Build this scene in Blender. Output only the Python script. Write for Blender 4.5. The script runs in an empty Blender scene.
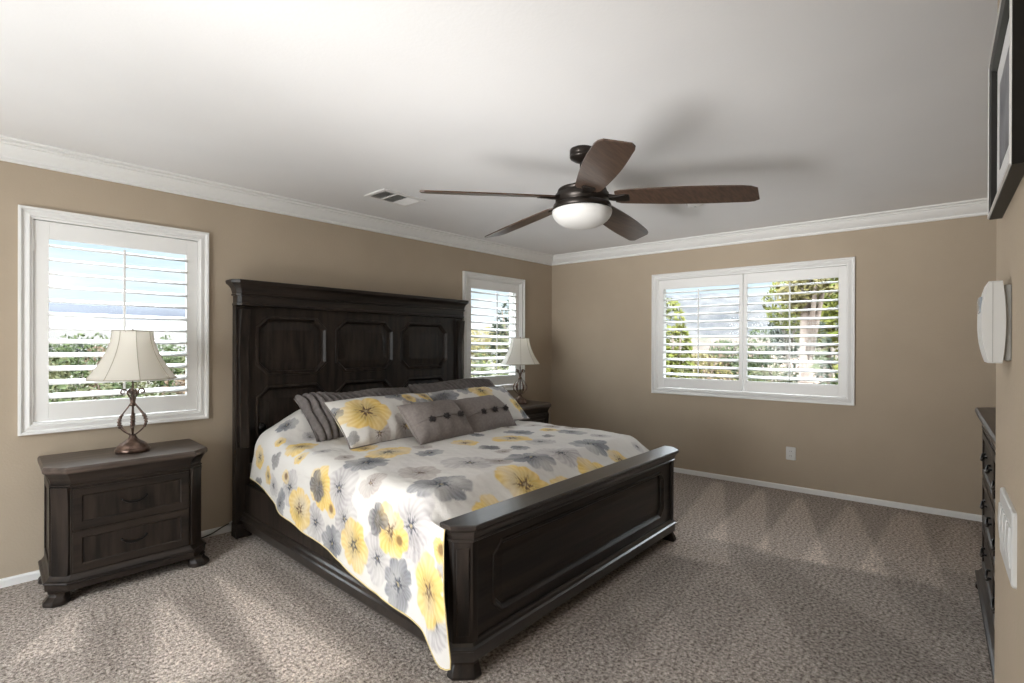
import bpy, math, random
import numpy as np
from mathutils import Vector, Matrix, noise

# ------------------------------------------------------------------ camera, world, sun, area light, exposure
SC = bpy.context.scene
COL = SC.collection
PI = math.pi
EYE = 1.33
YAW, PITCH, ROLL, FPX, CYPX = 0.759042487, -1.91274e-3, 2.86418e-3, 490.0, 346.525

cam_d = bpy.data.cameras.new('camera')
cam = bpy.data.objects.new('camera', cam_d)
COL.objects.link(cam)
cam_d.sensor_width = 36.0
cam_d.lens = 36.0 * FPX / 1024.0
cam_d.shift_y = (CYPX - 341.5) / 1024.0
cam_d.clip_start = 0.01
cam_d.clip_end = 2000
_F = Vector((math.cos(YAW), math.sin(YAW), 0)); _R = Vector((math.sin(YAW), -math.cos(YAW), 0)); _Z = Vector((0, 0, 1))
_F2 = _F * math.cos(PITCH) + _Z * math.sin(PITCH)
_U2 = -_F * math.sin(PITCH) + _Z * math.cos(PITCH)
_c, _s = math.cos(ROLL), math.sin(ROLL)
_right = _R * _c + _U2 * _s
_up = -_R * _s + _U2 * _c
_m = Matrix((_right, _up, -_F2)).transposed().to_4x4()
_m.translation = Vector((0, 0, EYE))
cam.matrix_world = _m
SC.camera = cam

SC.view_settings.view_transform = 'Standard'
SC.view_settings.look = 'None'
SC.view_settings.gamma = 1.0
SC.view_settings.use_curve_mapping = False
SC.view_settings.exposure = 0.27
try:
    SC.cycles.use_denoising = True
    SC.cycles.max_bounces = 10
    SC.cycles.diffuse_bounces = 6
    SC.cycles.transparent_max_bounces = 16
    SC.cycles.caustics_reflective = False
    SC.cycles.caustics_refractive = False
    SC.cycles.sample_clamp_indirect = 6.0
except Exception:
    pass

world = bpy.data.worlds.new('sky')
SC.world = world
world.use_nodes = True
nt = world.node_tree
nt.nodes.clear()
w_out = nt.nodes.new('ShaderNodeOutputWorld')
w_bg = nt.nodes.new('ShaderNodeBackground')
w_bg.inputs['Strength'].default_value = 1.05
w_tc = nt.nodes.new('ShaderNodeTexCoord')
w_sep = nt.nodes.new('ShaderNodeSeparateXYZ')
w_rmp = nt.nodes.new('ShaderNodeValToRGB')
w_rmp.color_ramp.elements[0].position = 0.0
w_rmp.color_ramp.elements[0].color = (0.80, 0.88, 0.94, 1)
w_rmp.color_ramp.elements[1].position = 0.20
w_rmp.color_ramp.elements[1].color = (0.60, 0.77, 0.91, 1)
_e = w_rmp.color_ramp.elements.new(0.40)      # the hazy sky is far brighter high up
_e.color = (12.5, 13.2, 14.2, 1)
w_map = nt.nodes.new('ShaderNodeMapping')
w_map.inputs['Scale'].default_value = (2.2, 2.2, 9.0)
w_noi = nt.nodes.new('ShaderNodeTexNoise')
w_noi.inputs['Scale'].default_value = 1.6
w_noi.inputs['Detail'].default_value = 6
w_cr = nt.nodes.new('ShaderNodeValToRGB')
w_cr.color_ramp.elements[0].position = 0.47
w_cr.color_ramp.elements[1].position = 0.68
w_mix = nt.nodes.new('ShaderNodeMixRGB')
w_mix.inputs['Color2'].default_value = (0.97, 0.98, 1.0, 1)
nt.links.new(w_tc.outputs['Generated'], w_sep.inputs[0])
nt.links.new(w_sep.outputs['Z'], w_rmp.inputs[0])
nt.links.new(w_tc.outputs['Generated'], w_map.inputs[0])
nt.links.new(w_map.outputs[0], w_noi.inputs['Vector'])
nt.links.new(w_noi.outputs[0], w_cr.inputs[0])
nt.links.new(w_cr.outputs[0], w_mix.inputs['Fac'])
nt.links.new(w_rmp.outputs[0], w_mix.inputs['Color1'])
nt.links.new(w_mix.outputs[0], w_bg.inputs['Color'])
nt.links.new(w_bg.outputs[0], w_out.inputs[0])


def add_light(name, kind, loc, direction, energy, color=(1, 1, 1), size=None, size_y=None, angle=None):
    d = bpy.data.lights.new(name, kind)
    d.energy = energy
    d.color = color
    if size:
        d.shape = 'RECTANGLE'
        d.size = size
        d.size_y = size_y or size
    if angle is not None:
        d.angle = angle
    o = bpy.data.objects.new(name, d)
    COL.objects.link(o)
    o.location = loc
    o.rotation_euler = Vector(direction).to_track_quat('-Z', 'Y').to_euler()
    return o


# the sun stands over the house, behind the photographer, and lights the garden outside
add_light('sun', 'SUN', (0, -10, 20), (0.0, 0.66, -0.52), 1.5, (1.0, 0.93, 0.82), angle=0.01)
# daylight of the sky outside the window on the left-hand wall, behind the photographer
add_light('window_daylight', 'AREA', (-1.98, 1.95, 1.50), (1, 0.0, 0.16), 54, (0.98, 0.985, 1.0), 2.0, 1.5)
# added fill light out of view, aimed up to brighten the ceiling
add_light('ceiling_fill', 'AREA', (-1.05, 1.90, 0.55), (0.55, 0.0, 1.0), 26, (1.0, 0.985, 0.96), 1.1, 1.1)
# a second added fill of narrow spread, to brighten the far ceiling
_sp = add_light('far_ceiling_fill', 'AREA', (-1.15, 1.45, 0.85), (4.9, 0.10, 1.55), 17, (1.0, 0.985, 0.965), 1.0, 1.5)
_sp.data.spread = math.radians(56)

# ------------------------------------------------------------------ room measures (metres)
YW = 3.86546                     # the bed wall: y = YW
XC = 4.79420                     # corner of bed wall and back wall
PH = 0.097074018                 # the back wall is not quite square to the bed wall
WN = Vector((math.cos(PH), math.sin(PH), 0))
WD = Vector((math.sin(PH), -math.cos(PH), 0))
RA = math.radians(2.5)           # the right-hand wall
RD = Vector((math.cos(RA), math.sin(RA), 0))
RN = Vector((-math.sin(RA), math.cos(RA), 0))      # out of that wall, into the room
CEIL = 2.44
XL = -1.75                       # left-hand wall
DN, DR, TE = 0.095, 0.66, 1.486   # near wall distance, far part's distance, where the near wall ends


def onright(t, d, z):
    return RD * t - RN * d + Vector((0, 0, z))


def onback(s, off, z):            # off: into the room
    return Vector((XC, YW, 0)) + WD * s - WN * off + Vector((0, 0, z))


def ray_dir(px, py):
    x0 = (px - 512) / FPX
    z0 = -(py - CYPX) / FPX
    return _right * x0 + _up * z0 + _F2


def ground_at(px, dist):          # a spot on the ground in the direction seen at px, that far away
    d = ray_dir(px, CYPX)
    d.z = 0
    d.normalize()
    return d * dist


# ------------------------------------------------------------------ materials
def new_mat(name, col, rough=0.5, spec=0.5, metal=0.0):
    m = bpy.data.materials.new(name)
    m.use_nodes = True
    b = m.node_tree.nodes['Principled BSDF']
    b.inputs['Base Color'].default_value = (*col, 1)
    b.inputs['Roughness'].default_value = rough
    b.inputs['Specular IOR Level'].default_value = spec
    b.inputs['Metallic'].default_value = metal
    return m, m.node_tree, b


def noise_mat(name, c1, c2, scale, rough=0.5, bump=0.0, bump_scale=None, stretch=(1, 1, 1), detail=4, spec=0.5, metal=0.0, lo=0.35, hi=0.65, bdist=0.01):
    m, t, b = new_mat(name, c1, rough, spec, metal)
    tc = t.nodes.new('ShaderNodeTexCoord')
    mp = t.nodes.new('ShaderNodeMapping')
    mp.inputs['Scale'].default_value = stretch
    n = t.nodes.new('ShaderNodeTexNoise')
    n.inputs['Scale'].default_value = scale
    n.inputs['Detail'].default_value = detail
    r = t.nodes.new('ShaderNodeValToRGB')
    r.color_ramp.elements[0].position = lo
    r.color_ramp.elements[0].color = (*c1, 1)
    r.color_ramp.elements[1].position = hi
    r.color_ramp.elements[1].color = (*c2, 1)
    t.links.new(tc.outputs['Object'], mp.inputs[0])
    t.links.new(mp.outputs[0], n.inputs['Vector'])
    t.links.new(n.outputs[0], r.inputs[0])
    t.links.new(r.outputs[0], b.inputs['Base Color'])
    if bump:
        n2 = t.nodes.new('ShaderNodeTexNoise')
        n2.inputs['Scale'].default_value = bump_scale or scale
        n2.inputs['Detail'].default_value = 3
        bp = t.nodes.new('ShaderNodeBump')
        bp.inputs['Strength'].default_value = bump
        bp.inputs['Distance'].default_value = bdist
        t.links.new(mp.outputs[0], n2.inputs['Vector'])
        t.links.new(n2.outputs[0], bp.inputs['Height'])
        t.links.new(bp.outputs[0], b.inputs['Normal'])
    return m


M = {}
M['wall'] = noise_mat('beige wall paint', (0.425, 0.352, 0.268), (0.442, 0.367, 0.281), 3.0, 0.75, 0.25, 90, spec=0.25, bdist=0.004)
M['ceiling'] = noise_mat('white ceiling paint', (0.80, 0.80, 0.805), (0.82, 0.82, 0.825), 2.0, 0.85, 0.14, 70, spec=0.2, bdist=0.004)
M['trim'] = new_mat('white trim paint', (0.80, 0.80, 0.79), 0.38)[0]
M['shutter'] = new_mat('white shutter paint', (0.84, 0.84, 0.83), 0.4)[0]
M['wood'] = noise_mat('dark espresso wood', (0.0070, 0.0052, 0.0044), (0.031, 0.022, 0.017), 5.0, 0.40, 0.25, 9.0, (6, 6, 0.7), 6, 0.3, bdist=0.003)
M['wood_x'] = noise_mat('dark espresso wood, level grain', (0.0070, 0.0052, 0.0044), (0.031, 0.022, 0.017), 5.0, 0.36, 0.2, 9.0, (0.35, 5, 5), 6, 0.35, bdist=0.003)
M['wood_gloss'] = noise_mat('polished espresso wood edge', (0.0085, 0.0065, 0.0055), (0.028, 0.020, 0.016), 5.0, 0.30, 0.12, 9.0, (0.7, 6, 6), 6, 0.9, bdist=0.002)
M['wood_top'] = noise_mat('worn brown wood top', (0.045, 0.033, 0.027), (0.10, 0.074, 0.060), 6.0, 0.40, 0.2, 9.0, (0.6, 7, 7), 6, 0.45, bdist=0.002)
M['iron'] = new_mat('black iron', (0.012, 0.011, 0.011), 0.35, 0.5, 0.7)[0]
M['bronze'] = noise_mat('aged bronze', (0.07, 0.045, 0.036), (0.22, 0.15, 0.12), 30, 0.30, 0.1, 40, metal=0.85)
M['fan_metal'] = new_mat('oil rubbed bronze', (0.022, 0.017, 0.014), 0.34, 0.5, 0.6)[0]
M['blade'] = noise_mat('dark walnut blade', (0.040, 0.024, 0.017), (0.085, 0.052, 0.036), 8.0, 0.30, 0.05, 9, (0.8, 9, 9), 5, 0.5)
M['frosted'] = new_mat('frosted white glass', (0.60, 0.595, 0.58), 0.35)[0]
M['plastic'] = new_mat('white plastic', (0.62, 0.62, 0.61), 0.35)[0]
M['plastic_grey'] = new_mat('grey plastic', (0.36, 0.36, 0.35), 0.4)[0]
M['screen'] = new_mat('grey display', (0.30, 0.33, 0.36), 0.2)[0]
M['slot'] = new_mat('dark slot', (0.02, 0.02, 0.02), 0.6)[0]
M['duct'] = new_mat('dark duct', (0.035, 0.04, 0.035), 0.8)[0]
M['vent'] = new_mat('white vent enamel', (0.78, 0.77, 0.76), 0.45)[0]
M['cord'] = new_mat('black cord', (0.012, 0.012, 0.012), 0.5)[0]
M['frame_black'] = new_mat('black frame lacquer', (0.010, 0.009, 0.008), 0.40, 0.25)[0]
M['edge_glare'] = new_mat('frame edge in painted glare', (0.62, 0.61, 0.60), 0.35)[0]  # pale colour stands in for grazing glare on the black frame
M['mat_board'] = new_mat('white mat board', (0.66, 0.66, 0.67), 0.7)[0]
M['print'] = noise_mat('grey photograph print', (0.05, 0.055, 0.07), (0.20, 0.21, 0.24), 14, 0.35)
M['grey_cloth'] = noise_mat('grey taupe cloth', (0.195, 0.170, 0.158), (0.235, 0.207, 0.193), 60, 0.85, 0.3, 220, spec=0.15, bdist=0.002)
M['charcoal_cloth'] = noise_mat('ruched grey cloth', (0.125, 0.110, 0.105), (0.165, 0.147, 0.140), 40, 0.75, 0.3, 220, spec=0.2, bdist=0.002)
M['pompom'] = noise_mat('black pompom yarn', (0.012, 0.010, 0.010), (0.035, 0.028, 0.028), 150, 0.9, 0.6, 300)
M['piping'] = new_mat('yellow piping', (0.62, 0.50, 0.24), 0.8, 0.2)[0]


def shade_mat():
    m, t, b = new_mat('cream lampshade fabric', (0.90, 0.88, 0.83), 0.85, 0.2)
    n = t.nodes.new('ShaderNodeTexNoise')
    n.inputs['Scale'].default_value = 22
    n.inputs['Detail'].default_value = 2
    bp = t.nodes.new('ShaderNodeBump')
    bp.inputs['Strength'].default_value = 0.25
    bp.inputs['Distance'].default_value = 0.004
    tc = t.nodes.new('ShaderNodeTexCoord')
    t.links.new(tc.outputs['Object'], n.inputs['Vector'])
    t.links.new(n.outputs[0], bp.inputs['Height'])
    t.links.new(bp.outputs[0], b.inputs['Normal'])
    tr = t.nodes.new('ShaderNodeBsdfTranslucent')
    tr.inputs['Color'].default_value = (0.92, 0.89, 0.83, 1)
    mx = t.nodes.new('ShaderNodeMixShader')
    mx.inputs[0].default_value = 0.5
    out = t.nodes['Material Output']
    t.links.new(b.outputs[0], mx.inputs[1])
    t.links.new(tr.outputs[0], mx.inputs[2])
    t.links.new(mx.outputs[0], out.inputs[0])
    return m


M['shade'] = shade_mat()


def glass_mat():
    m = bpy.data.materials.new('clear window glass')
    m.use_nodes = True
    t = m.node_tree
    t.nodes.clear()
    out = t.nodes.new('ShaderNodeOutputMaterial')
    tr = t.nodes.new('ShaderNodeBsdfTransparent')
    tr.inputs['Color'].default_value = (0.96, 0.975, 0.97, 1)
    gl = t.nodes.new('ShaderNodeBsdfGlossy')
    gl.inputs['Roughness'].default_value = 0.02
    mx = t.nodes.new('ShaderNodeMixShader')
    mx.inputs[0].default_value = 0.006
    t.links.new(tr.outputs[0], mx.inputs[1])
    t.links.new(gl.outputs[0], mx.inputs[2])
    t.links.new(mx.outputs[0], out.inputs[0])
    return m


M['glass'] = glass_mat()


def carpet_mat():
    m, t, b = new_mat('beige brown twist carpet', (0.2, 0.17, 0.15), 0.95, 0.05)
    tc = t.nodes.new('ShaderNodeTexCoord')
    L = t.links.new

    def ramp(src, p0, c0, p1, c1):
        r = t.nodes.new('ShaderNodeValToRGB')
        r.color_ramp.elements[0].position = p0
        r.color_ramp.elements[0].color = (*c0, 1)
        r.color_ramp.elements[1].position = p1
        r.color_ramp.elements[1].color = (*c1, 1)
        L(src, r.inputs[0])
        return r.outputs[0]
    n1 = t.nodes.new('ShaderNodeTexNoise')
    n1.inputs['Scale'].default_value = 62
    n1.inputs['Detail'].default_value = 5
    n1.inputs['Roughness'].default_value = 0.75
    L(tc.outputs['Object'], n1.inputs['Vector'])
    speck = ramp(n1.outputs[0], 0.36, (0.115, 0.092, 0.078), 0.64, (0.63, 0.555, 0.495))
    # brushed pile: swathes left by the vacuum cleaner, as the colours stored in the mesh
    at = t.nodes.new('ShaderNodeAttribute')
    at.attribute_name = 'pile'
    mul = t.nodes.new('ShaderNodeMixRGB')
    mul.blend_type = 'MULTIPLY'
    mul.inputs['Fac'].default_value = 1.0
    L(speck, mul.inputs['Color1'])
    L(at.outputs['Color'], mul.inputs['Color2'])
    L(mul.outputs[0], b.inputs['Base Color'])
    n2 = t.nodes.new('ShaderNodeTexNoise')
    n2.inputs['Scale'].default_value = 75
    n2.inputs['Detail'].default_value = 4
    L(tc.outputs['Object'], n2.inputs['Vector'])
    bp = t.nodes.new('ShaderNodeBump')
    bp.inputs['Strength'].default_value = 0.9
    bp.inputs['Distance'].default_value = 0.012
    L(n2.outputs[0], bp.inputs['Height'])
    L(bp.outputs[0], b.inputs['Normal'])
    return m


M['carpet'] = carpet_mat()


def painted_mat(name, rough=0.8):
    m, t, b = new_mat(name, (0.8, 0.8, 0.8), rough, 0.2)
    at = t.nodes.new('ShaderNodeAttribute')
    at.attribute_name = 'print'
    t.links.new(at.outputs['Color'], b.inputs['Base Color'])
    n = t.nodes.new('ShaderNodeTexNoise')
    n.inputs['Scale'].default_value = 160
    tc = t.nodes.new('ShaderNodeTexCoord')
    n3 = t.nodes.new('ShaderNodeTexNoise')
    n3.inputs['Scale'].default_value = 16
    ad = t.nodes.new('ShaderNodeMath')
    ad.operation = 'MULTIPLY_ADD'
    ad.inputs[1].default_value = 0.2
    bp = t.nodes.new('ShaderNodeBump')
    bp.inputs['Strength'].default_value = 0.35
    bp.inputs['Distance'].default_value = 0.012
    t.links.new(tc.outputs['Object'], n.inputs['Vector'])
    t.links.new(tc.outputs['Object'], n3.inputs['Vector'])
    t.links.new(n.outputs[0], ad.inputs[0])
    t.links.new(n3.outputs[0], ad.inputs[2])
    t.links.new(ad.outputs[0], bp.inputs['Height'])
    t.links.new(bp.outputs[0], b.inputs['Normal'])
    return m


M['floral'] = painted_mat('floral printed cotton')


# ------------------------------------------------------------------ mesh helpers
class MB:
    """collects shapes, then links them as ONE mesh object"""

    def __init__(self, xf=None):
        self.v, self.f, self.sm = [], [], []
        self.xf = xf

    def add(self, vs, fs, smooth=False):
        o = len(self.v)
        if self.xf:
            vs = [self.xf(*p) for p in vs]
        self.v.extend([tuple(p) for p in vs])
        self.f.extend([tuple(o + i for i in f) for f in fs])
        self.sm.extend([smooth] * len(fs))
        return self

    def box(self, x0, x1, y0, y1, z0, z1):
        vs = [(x0, y0, z0), (x1, y0, z0), (x1, y1, z0), (x0, y1, z0), (x0, y0, z1), (x1, y0, z1), (x1, y1, z1), (x0, y1, z1)]
        return self.add(vs, [(0, 3, 2, 1), (4, 5, 6, 7), (0, 1, 5, 4), (1, 2, 6, 5), (2, 3, 7, 6), (3, 0, 4, 7)])

    def loft(self, rings, cap=True, smooth=False, closed=True):
        """rings: lists of points, same count"""
        n = len(rings[0])
        vs = [p for r in rings for p in r]
        fs = []
        for i in range(len(rings) - 1):
            for j in range(n if closed else n - 1):
                k = (j + 1) % n
                fs.append((i * n + j, i * n + k, (i + 1) * n + k, (i + 1) * n + j))
        self.add(vs, fs, smooth)
        if cap:
            self.add(rings[0], [tuple(reversed(range(n)))])
            self.add(rings[-1], [tuple(range(n))])
        return self

    def prism(self, poly, z0, z1):
        return self.loft([[(x, y, z0) for x, y in poly], [(x, y, z1) for x, y in poly]])

    def stack(self, poly_fn, levels):
        """levels: (z, grow) -> rings poly_fn(grow) at z"""
        return self.loft([[(x, y, z) for x, y in poly_fn(g)] for z, g in levels])

    def extrude_x(self, prof, x0, x1):
        """profile of (y, z) drawn out along x"""
        return self.loft([[(x0, y, z) for y, z in prof], [(x1, y, z) for y, z in prof]])

    def lathe(self, prof, c=(0, 0, 0), n=32, smooth=True, cap=True):
        rings = []
        for r, z in prof:
            rings.append([(c[0] + r * math.cos(2 * PI * k / n), c[1] + r * math.sin(2 * PI * k / n), c[2] + z) for k in range(n)])
        return self.loft(rings, cap, smooth)

    def tube(self, pts, r, n=8, smooth=True, cap=True):
        pts = [Vector(p) for p in pts]
        rings = []
        prev = None
        for i, p in enumerate(pts):
            a = pts[max(i - 1, 0)]
            b = pts[min(i + 1, len(pts) - 1)]
            t = (b - a).normalized()
            if prev is None:
                ref = Vector((0, 0, 1)) if abs(t.z) < 0.9 else Vector((1, 0, 0))
                u = t.cross(ref).normalized()
            else:
                u = (prev - t * prev.dot(t)).normalized()
            prev = u
            w = t.cross(u)
            rr = r[i] if isinstance(r, (list, tuple)) else r
            rings.append([tuple(p + (u * math.cos(2 * PI * k / n) + w * math.sin(2 * PI * k / n)) * rr) for k in range(n)])
        return self.loft(rings, cap, smooth)

    def ball(self, c, r, n=12, m=8):
        rings = []
        rr = r if isinstance(r, tuple) else (r, r, r)
        for i in range(m + 1):
            a = -PI / 2 + PI * (i + 0.02 * (i == 0) - 0.02 * (i == m)) / m
            rings.append([(c[0] + rr[0] * math.cos(a) * math.cos(2 * PI * k / n), c[1] + rr[1] * math.cos(a) * math.sin(2 * PI * k / n), c[2] + rr[2] * math.sin(a)) for k in range(n)])
        return self.loft(rings, True, True)

    def build(self, name, mat, parent=None, bevel=0.0, segs=2):
        me = bpy.data.meshes.new(name)
        me.from_pydata(self.v, [], self.f)
        me.polygons.foreach_set('use_smooth', self.sm)
        me.materials.append(M[mat] if isinstance(mat, str) else mat)
        me.update()
        # outward normals
        import bmesh
        bm = bmesh.new()
        bm.from_mesh(me)
        bmesh.ops.remove_doubles(bm, verts=bm.verts, dist=1e-6)
        bmesh.ops.recalc_face_normals(bm, faces=bm.faces)
        bm.to_mesh(me)
        bm.free()
        o = bpy.data.objects.new(name, me)
        COL.objects.link(o)
        if parent:
            o.parent = parent
        if bevel:
            md = o.modifiers.new('bevel', 'BEVEL')
            md.width = bevel
            md.segments = segs
            md.limit_method = 'ANGLE'
            md.angle_limit = math.radians(35)
            md.harden_normals = False
        return o


def tag(o, label=None, cat=None, group=None, kind=None):
    if label:
        o['label'] = label
    if cat:
        o['category'] = cat
    if group:
        o['group'] = group
    if kind:
        o['kind'] = kind
    return o


def empty(name, loc=(0, 0, 0), rz=0.0):
    o = bpy.data.objects.new(name, None)
    o.empty_display_size = 0.1
    COL.objects.link(o)
    o.location = loc
    o.rotation_euler = (0, 0, rz)
    return o


KIDS = {}


def copy_tree(o, parent=None):
    c = o.copy()
    COL.objects.link(c)
    c.parent = parent
    for ch in list(o.children):
        copy_tree(ch, c)
    return c


def poly_inset(poly, d):
    """inset a convex counter-clockwise polygon by d (each edge moved inward)"""
    n = len(poly)
    lines = []
    for i in range(n):
        x0, y0 = poly[i]
        x1, y1 = poly[(i + 1) % n]
        L = math.hypot(x1 - x0, y1 - y0)
        nx, ny = -(y1 - y0) / L, (x1 - x0) / L
        lines.append((nx, ny, nx * x0 + ny * y0 + d))
    out = []
    for i in range(n):
        a, b = lines[i - 1], lines[i]
        det = a[0] * b[1] - a[1] * b[0]
        if abs(det) < 1e-9:
            out.append((poly[i][0] + a[0] * d, poly[i][1] + a[1] * d))
        else:
            out.append(((a[2] * b[1] - a[1] * b[2]) / det, (a[0] * b[2] - a[2] * b[0]) / det))
    return out


def chamfered(x0, x1, y0, y1, c):
    """counter-clockwise rectangle with cut corners"""
    if c <= 0:
        return [(x0, y0), (x1, y0), (x1, y1), (x0, y1)]
    return [(x0 + c, y0), (x1 - c, y0), (x1, y0 + c), (x1, y1 - c), (x1 - c, y1), (x0 + c, y1), (x0, y1 - c), (x0, y0 + c)]


def panel_cell(mb, cell, opening, depth0, steps, to):
    """one cell of a framed board: flat ring round a chamfered opening, then moulding steps (inset, depth) into it and a flat field.
    to(a, b, depth) -> point; depth grows outwards"""
    x0, x1, y0, y1 = cell
    ox0, ox1, oy0, oy1, c = opening
    poly = chamfered(ox0, ox1, oy0, oy1, c)
    n = len(poly)
    corners = [(x0, y0), (x1, y0), (x1, y1), (x0, y1)]
    vs = [to(p[0], p[1], depth0) for p in corners] + [to(p[0], p[1], depth0) for p in poly]
    if n == 8:
        fs = [(0, 1, 5, 4), (1, 2, 7, 6), (2, 3, 9, 8), (3, 0, 11, 10), (0, 4, 11), (1, 6, 5), (2, 8, 7), (3, 10, 9)]
    else:
        fs = [(0, 1, 5, 4), (1, 2, 6, 5), (2, 3, 7, 6), (3, 0, 4, 7)]
    mb.add(vs, fs)
    rings = [[to(p[0], p[1], depth0) for p in poly]]
    for d, dep in steps:
        rings.append([to(p[0], p[1], dep) for p in poly_inset(poly, d)])
    mb.loft(rings, cap=False)
    mb.add(rings[-1], [tuple(range(n))])


def sweep_wall(mb, pts, prof, z_up=True, closed=False):
    """profile (off, z) swept along a polyline of wall feet (2D); off is to the LEFT of the walking direction; mitred"""
    n = len(pts)
    rings = []
    for i in range(n):
        p = Vector(pts[i])
        def nrm(a, b):
            d = (Vector(b) - Vector(a)).normalized()
            return Vector((-d.y, d.x))
        if closed or 0 < i < n - 1:
            n1 = nrm(pts[i - 1], pts[i])
            n2 = nrm(pts[i], pts[(i + 1) % n])
            m = (n1 + n2)
            m = m / (1 + n1.dot(n2))
        elif i == 0:
            m = nrm(pts[0], pts[1])
        else:
            m = nrm(pts[n - 2], pts[n - 1])
        rings.append([(p.x + m.x * o, p.y + m.y * o, z) for o, z in prof])
    if closed:
        rings.append(rings[0])
        mb.loft(rings, cap=False)
    else:
        mb.loft(rings, cap=True)


# ------------------------------------------------------------------ room shell
def wall_with_holes(name, to, a0, a1, holes, thick=0.16, mat='wall'):
    """to(a, off, z): a along the wall, off out of the room; holes (a0,a1,z0,z1)"""
    xs = sorted(set([a0, a1] + [h[0] for h in holes] + [h[1] for h in holes]))
    zs = sorted(set([0.0, CEIL] + [h[2] for h in holes] + [h[3] for h in holes]))
    mb = MB()

    def solid(xm, zm):
        return not any(h[0] < xm < h[1] and h[2] < zm < h[3] for h in holes)
    for i in range(len(xs) - 1):
        for j in range(len(zs) - 1):
            if solid((xs[i] + xs[i + 1]) / 2, (zs[j] + zs[j + 1]) / 2):
                for off in (0, thick):
                    mb.add([to(xs[i], off, zs[j]), to(xs[i + 1], off, zs[j]), to(xs[i + 1], off, zs[j + 1]), to(xs[i], off, zs[j + 1])], [(0, 1, 2, 3)])
    for h in holes + [(a0, a1, 0.0, CEIL)]:
        b0, b1, z0, z1 = h
        ring = [(b0, z0), (b1, z0), (b1, z1), (b0, z1)]
        mb.loft([[to(a, 0, z) for a, z in ring], [to(a, thick, z) for a, z in ring]], cap=False)
    o = mb.build(name, mat)
    return tag(o, kind='structure')


HZ0, HZ1 = 0.882, 2.040            # opening heights
W1 = (0.145, 0.953)
W2 = (3.387, 4.208)
W3 = (1.370, 3.058)
to_left = lambda a, off, z: (a, YW + off, z)
to_back = lambda s, off, z: tuple(onback(s, -off, z))

corner_br = None
# where back wall meets right wall (distance DR from the camera line)
# solve (XC,YW)+WD*s : dot with -RN = DR
_n = -RN
s_br = (DR - Vector((XC, YW, 0)).dot(_n)) / WD.dot(_n)
P_br = onback(s_br, 0, 0)
P_re = onright(TE, DR, 0)
P_ne = onright(TE, DN, 0)
# near wall runs back to x = XL
t_l = XL / RD.x
P_nl = onright((XL - (-RN * DN).x) / RD.x, DN, 0)

wall_with_holes('wall_left', to_left, XL - 0.16, XC + 0.0, [(W1[0], W1[1], HZ0, HZ1), (W2[0], W2[1], HZ0, HZ1)])
wall_with_holes('wall_back', to_back, -0.16, s_br + 0.16, [(W3[0], W3[1], HZ0, HZ1)])
# wall behind the photographer with its own window
wall_with_holes('wall_front', lambda a, off, z: (XL - off, a, z), P_nl.y - 0.16, YW, [(1.00, 2.90, HZ0, HZ1)])
# near wall block: the wall the picture hangs on, its end, and the wall behind the dresser
near = MB()
nl_b = onright((XL - (-RN * DR).x) / RD.x, DR, 0)
near.loft([[(p.x, p.y, z) for p in (P_nl, P_ne, P_re, nl_b)] for z in (0, CEIL)])
tag(near.build('wall_near', 'wall'), kind='structure')
wr = MB()
a_, b_ = P_re, P_br + RD * 0.16
q = -RN * 0.16
wr.loft([[(p.x, p.y, z) for p in (a_, b_, b_ + q, a_ + q)] for z in (0, CEIL)])
tag(wr.build('wall_right', 'wall'), kind='structure')
# outline of the room floor, counter-clockwise seen from above
ROOM = [(P_nl.x, P_nl.y), (P_ne.x, P_ne.y), (P_re.x, P_re.y), (P_br.x, P_br.y), (XC, YW), (XL, YW)]
big = [(-2.1, -1.0), (6.0, -1.0), (6.0, 4.2), (-2.1, 4.2)]

# carpet: fine grid that stores how the pile was brushed
def build_floor():
    nx, ny = 300, 200
    x0, x1, y0, y1 = -1.95, 5.65, -0.8, 4.05
    X, Y = np.meshgrid(np.linspace(x0, x1, nx), np.linspace(y0, y1, ny))
    pile = np.ones_like(X)
    rng = random.Random(5)
    # swathes: wedges that run from the photographer's side towards the walls
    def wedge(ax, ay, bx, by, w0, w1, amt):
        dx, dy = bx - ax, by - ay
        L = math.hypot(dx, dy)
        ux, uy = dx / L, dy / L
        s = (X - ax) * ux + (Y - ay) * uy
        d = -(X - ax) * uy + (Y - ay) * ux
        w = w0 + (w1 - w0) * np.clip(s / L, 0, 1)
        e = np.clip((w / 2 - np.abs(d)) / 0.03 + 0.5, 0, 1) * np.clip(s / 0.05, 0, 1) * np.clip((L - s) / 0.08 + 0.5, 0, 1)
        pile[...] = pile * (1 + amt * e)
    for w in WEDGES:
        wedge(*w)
    vs = np.stack([X, Y, np.zeros_like(X)], -1).reshape(-1, 3)
    idx = np.arange(nx * ny).reshape(ny, nx)
    fs = np.stack([idx[:-1, :-1], idx[:-1, 1:], idx[1:, 1:], idx[1:, :-1]], -1).reshape(-1, 4)
    me = bpy.data.meshes.new('floor')
    me.from_pydata(vs.tolist(), [], fs.tolist())
    at = me.color_attributes.new('pile', 'FLOAT_COLOR', 'POINT')
    c = np.ones((nx * ny, 4))
    c[:, :3] = pile.reshape(-1, 1)
    at.data.foreach_set('color', c.reshape(-1))
    me.materials.append(M['carpet'])
    o = bpy.data.objects.new('floor', me)
    COL.objects.link(o)
    return tag(o, kind='structure')


def gp(px, py):                    # where a spot of the floor lies
    d = ray_dir(px, py)
    t = -EYE / d.z
    return d.x * t, d.y * t


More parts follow.
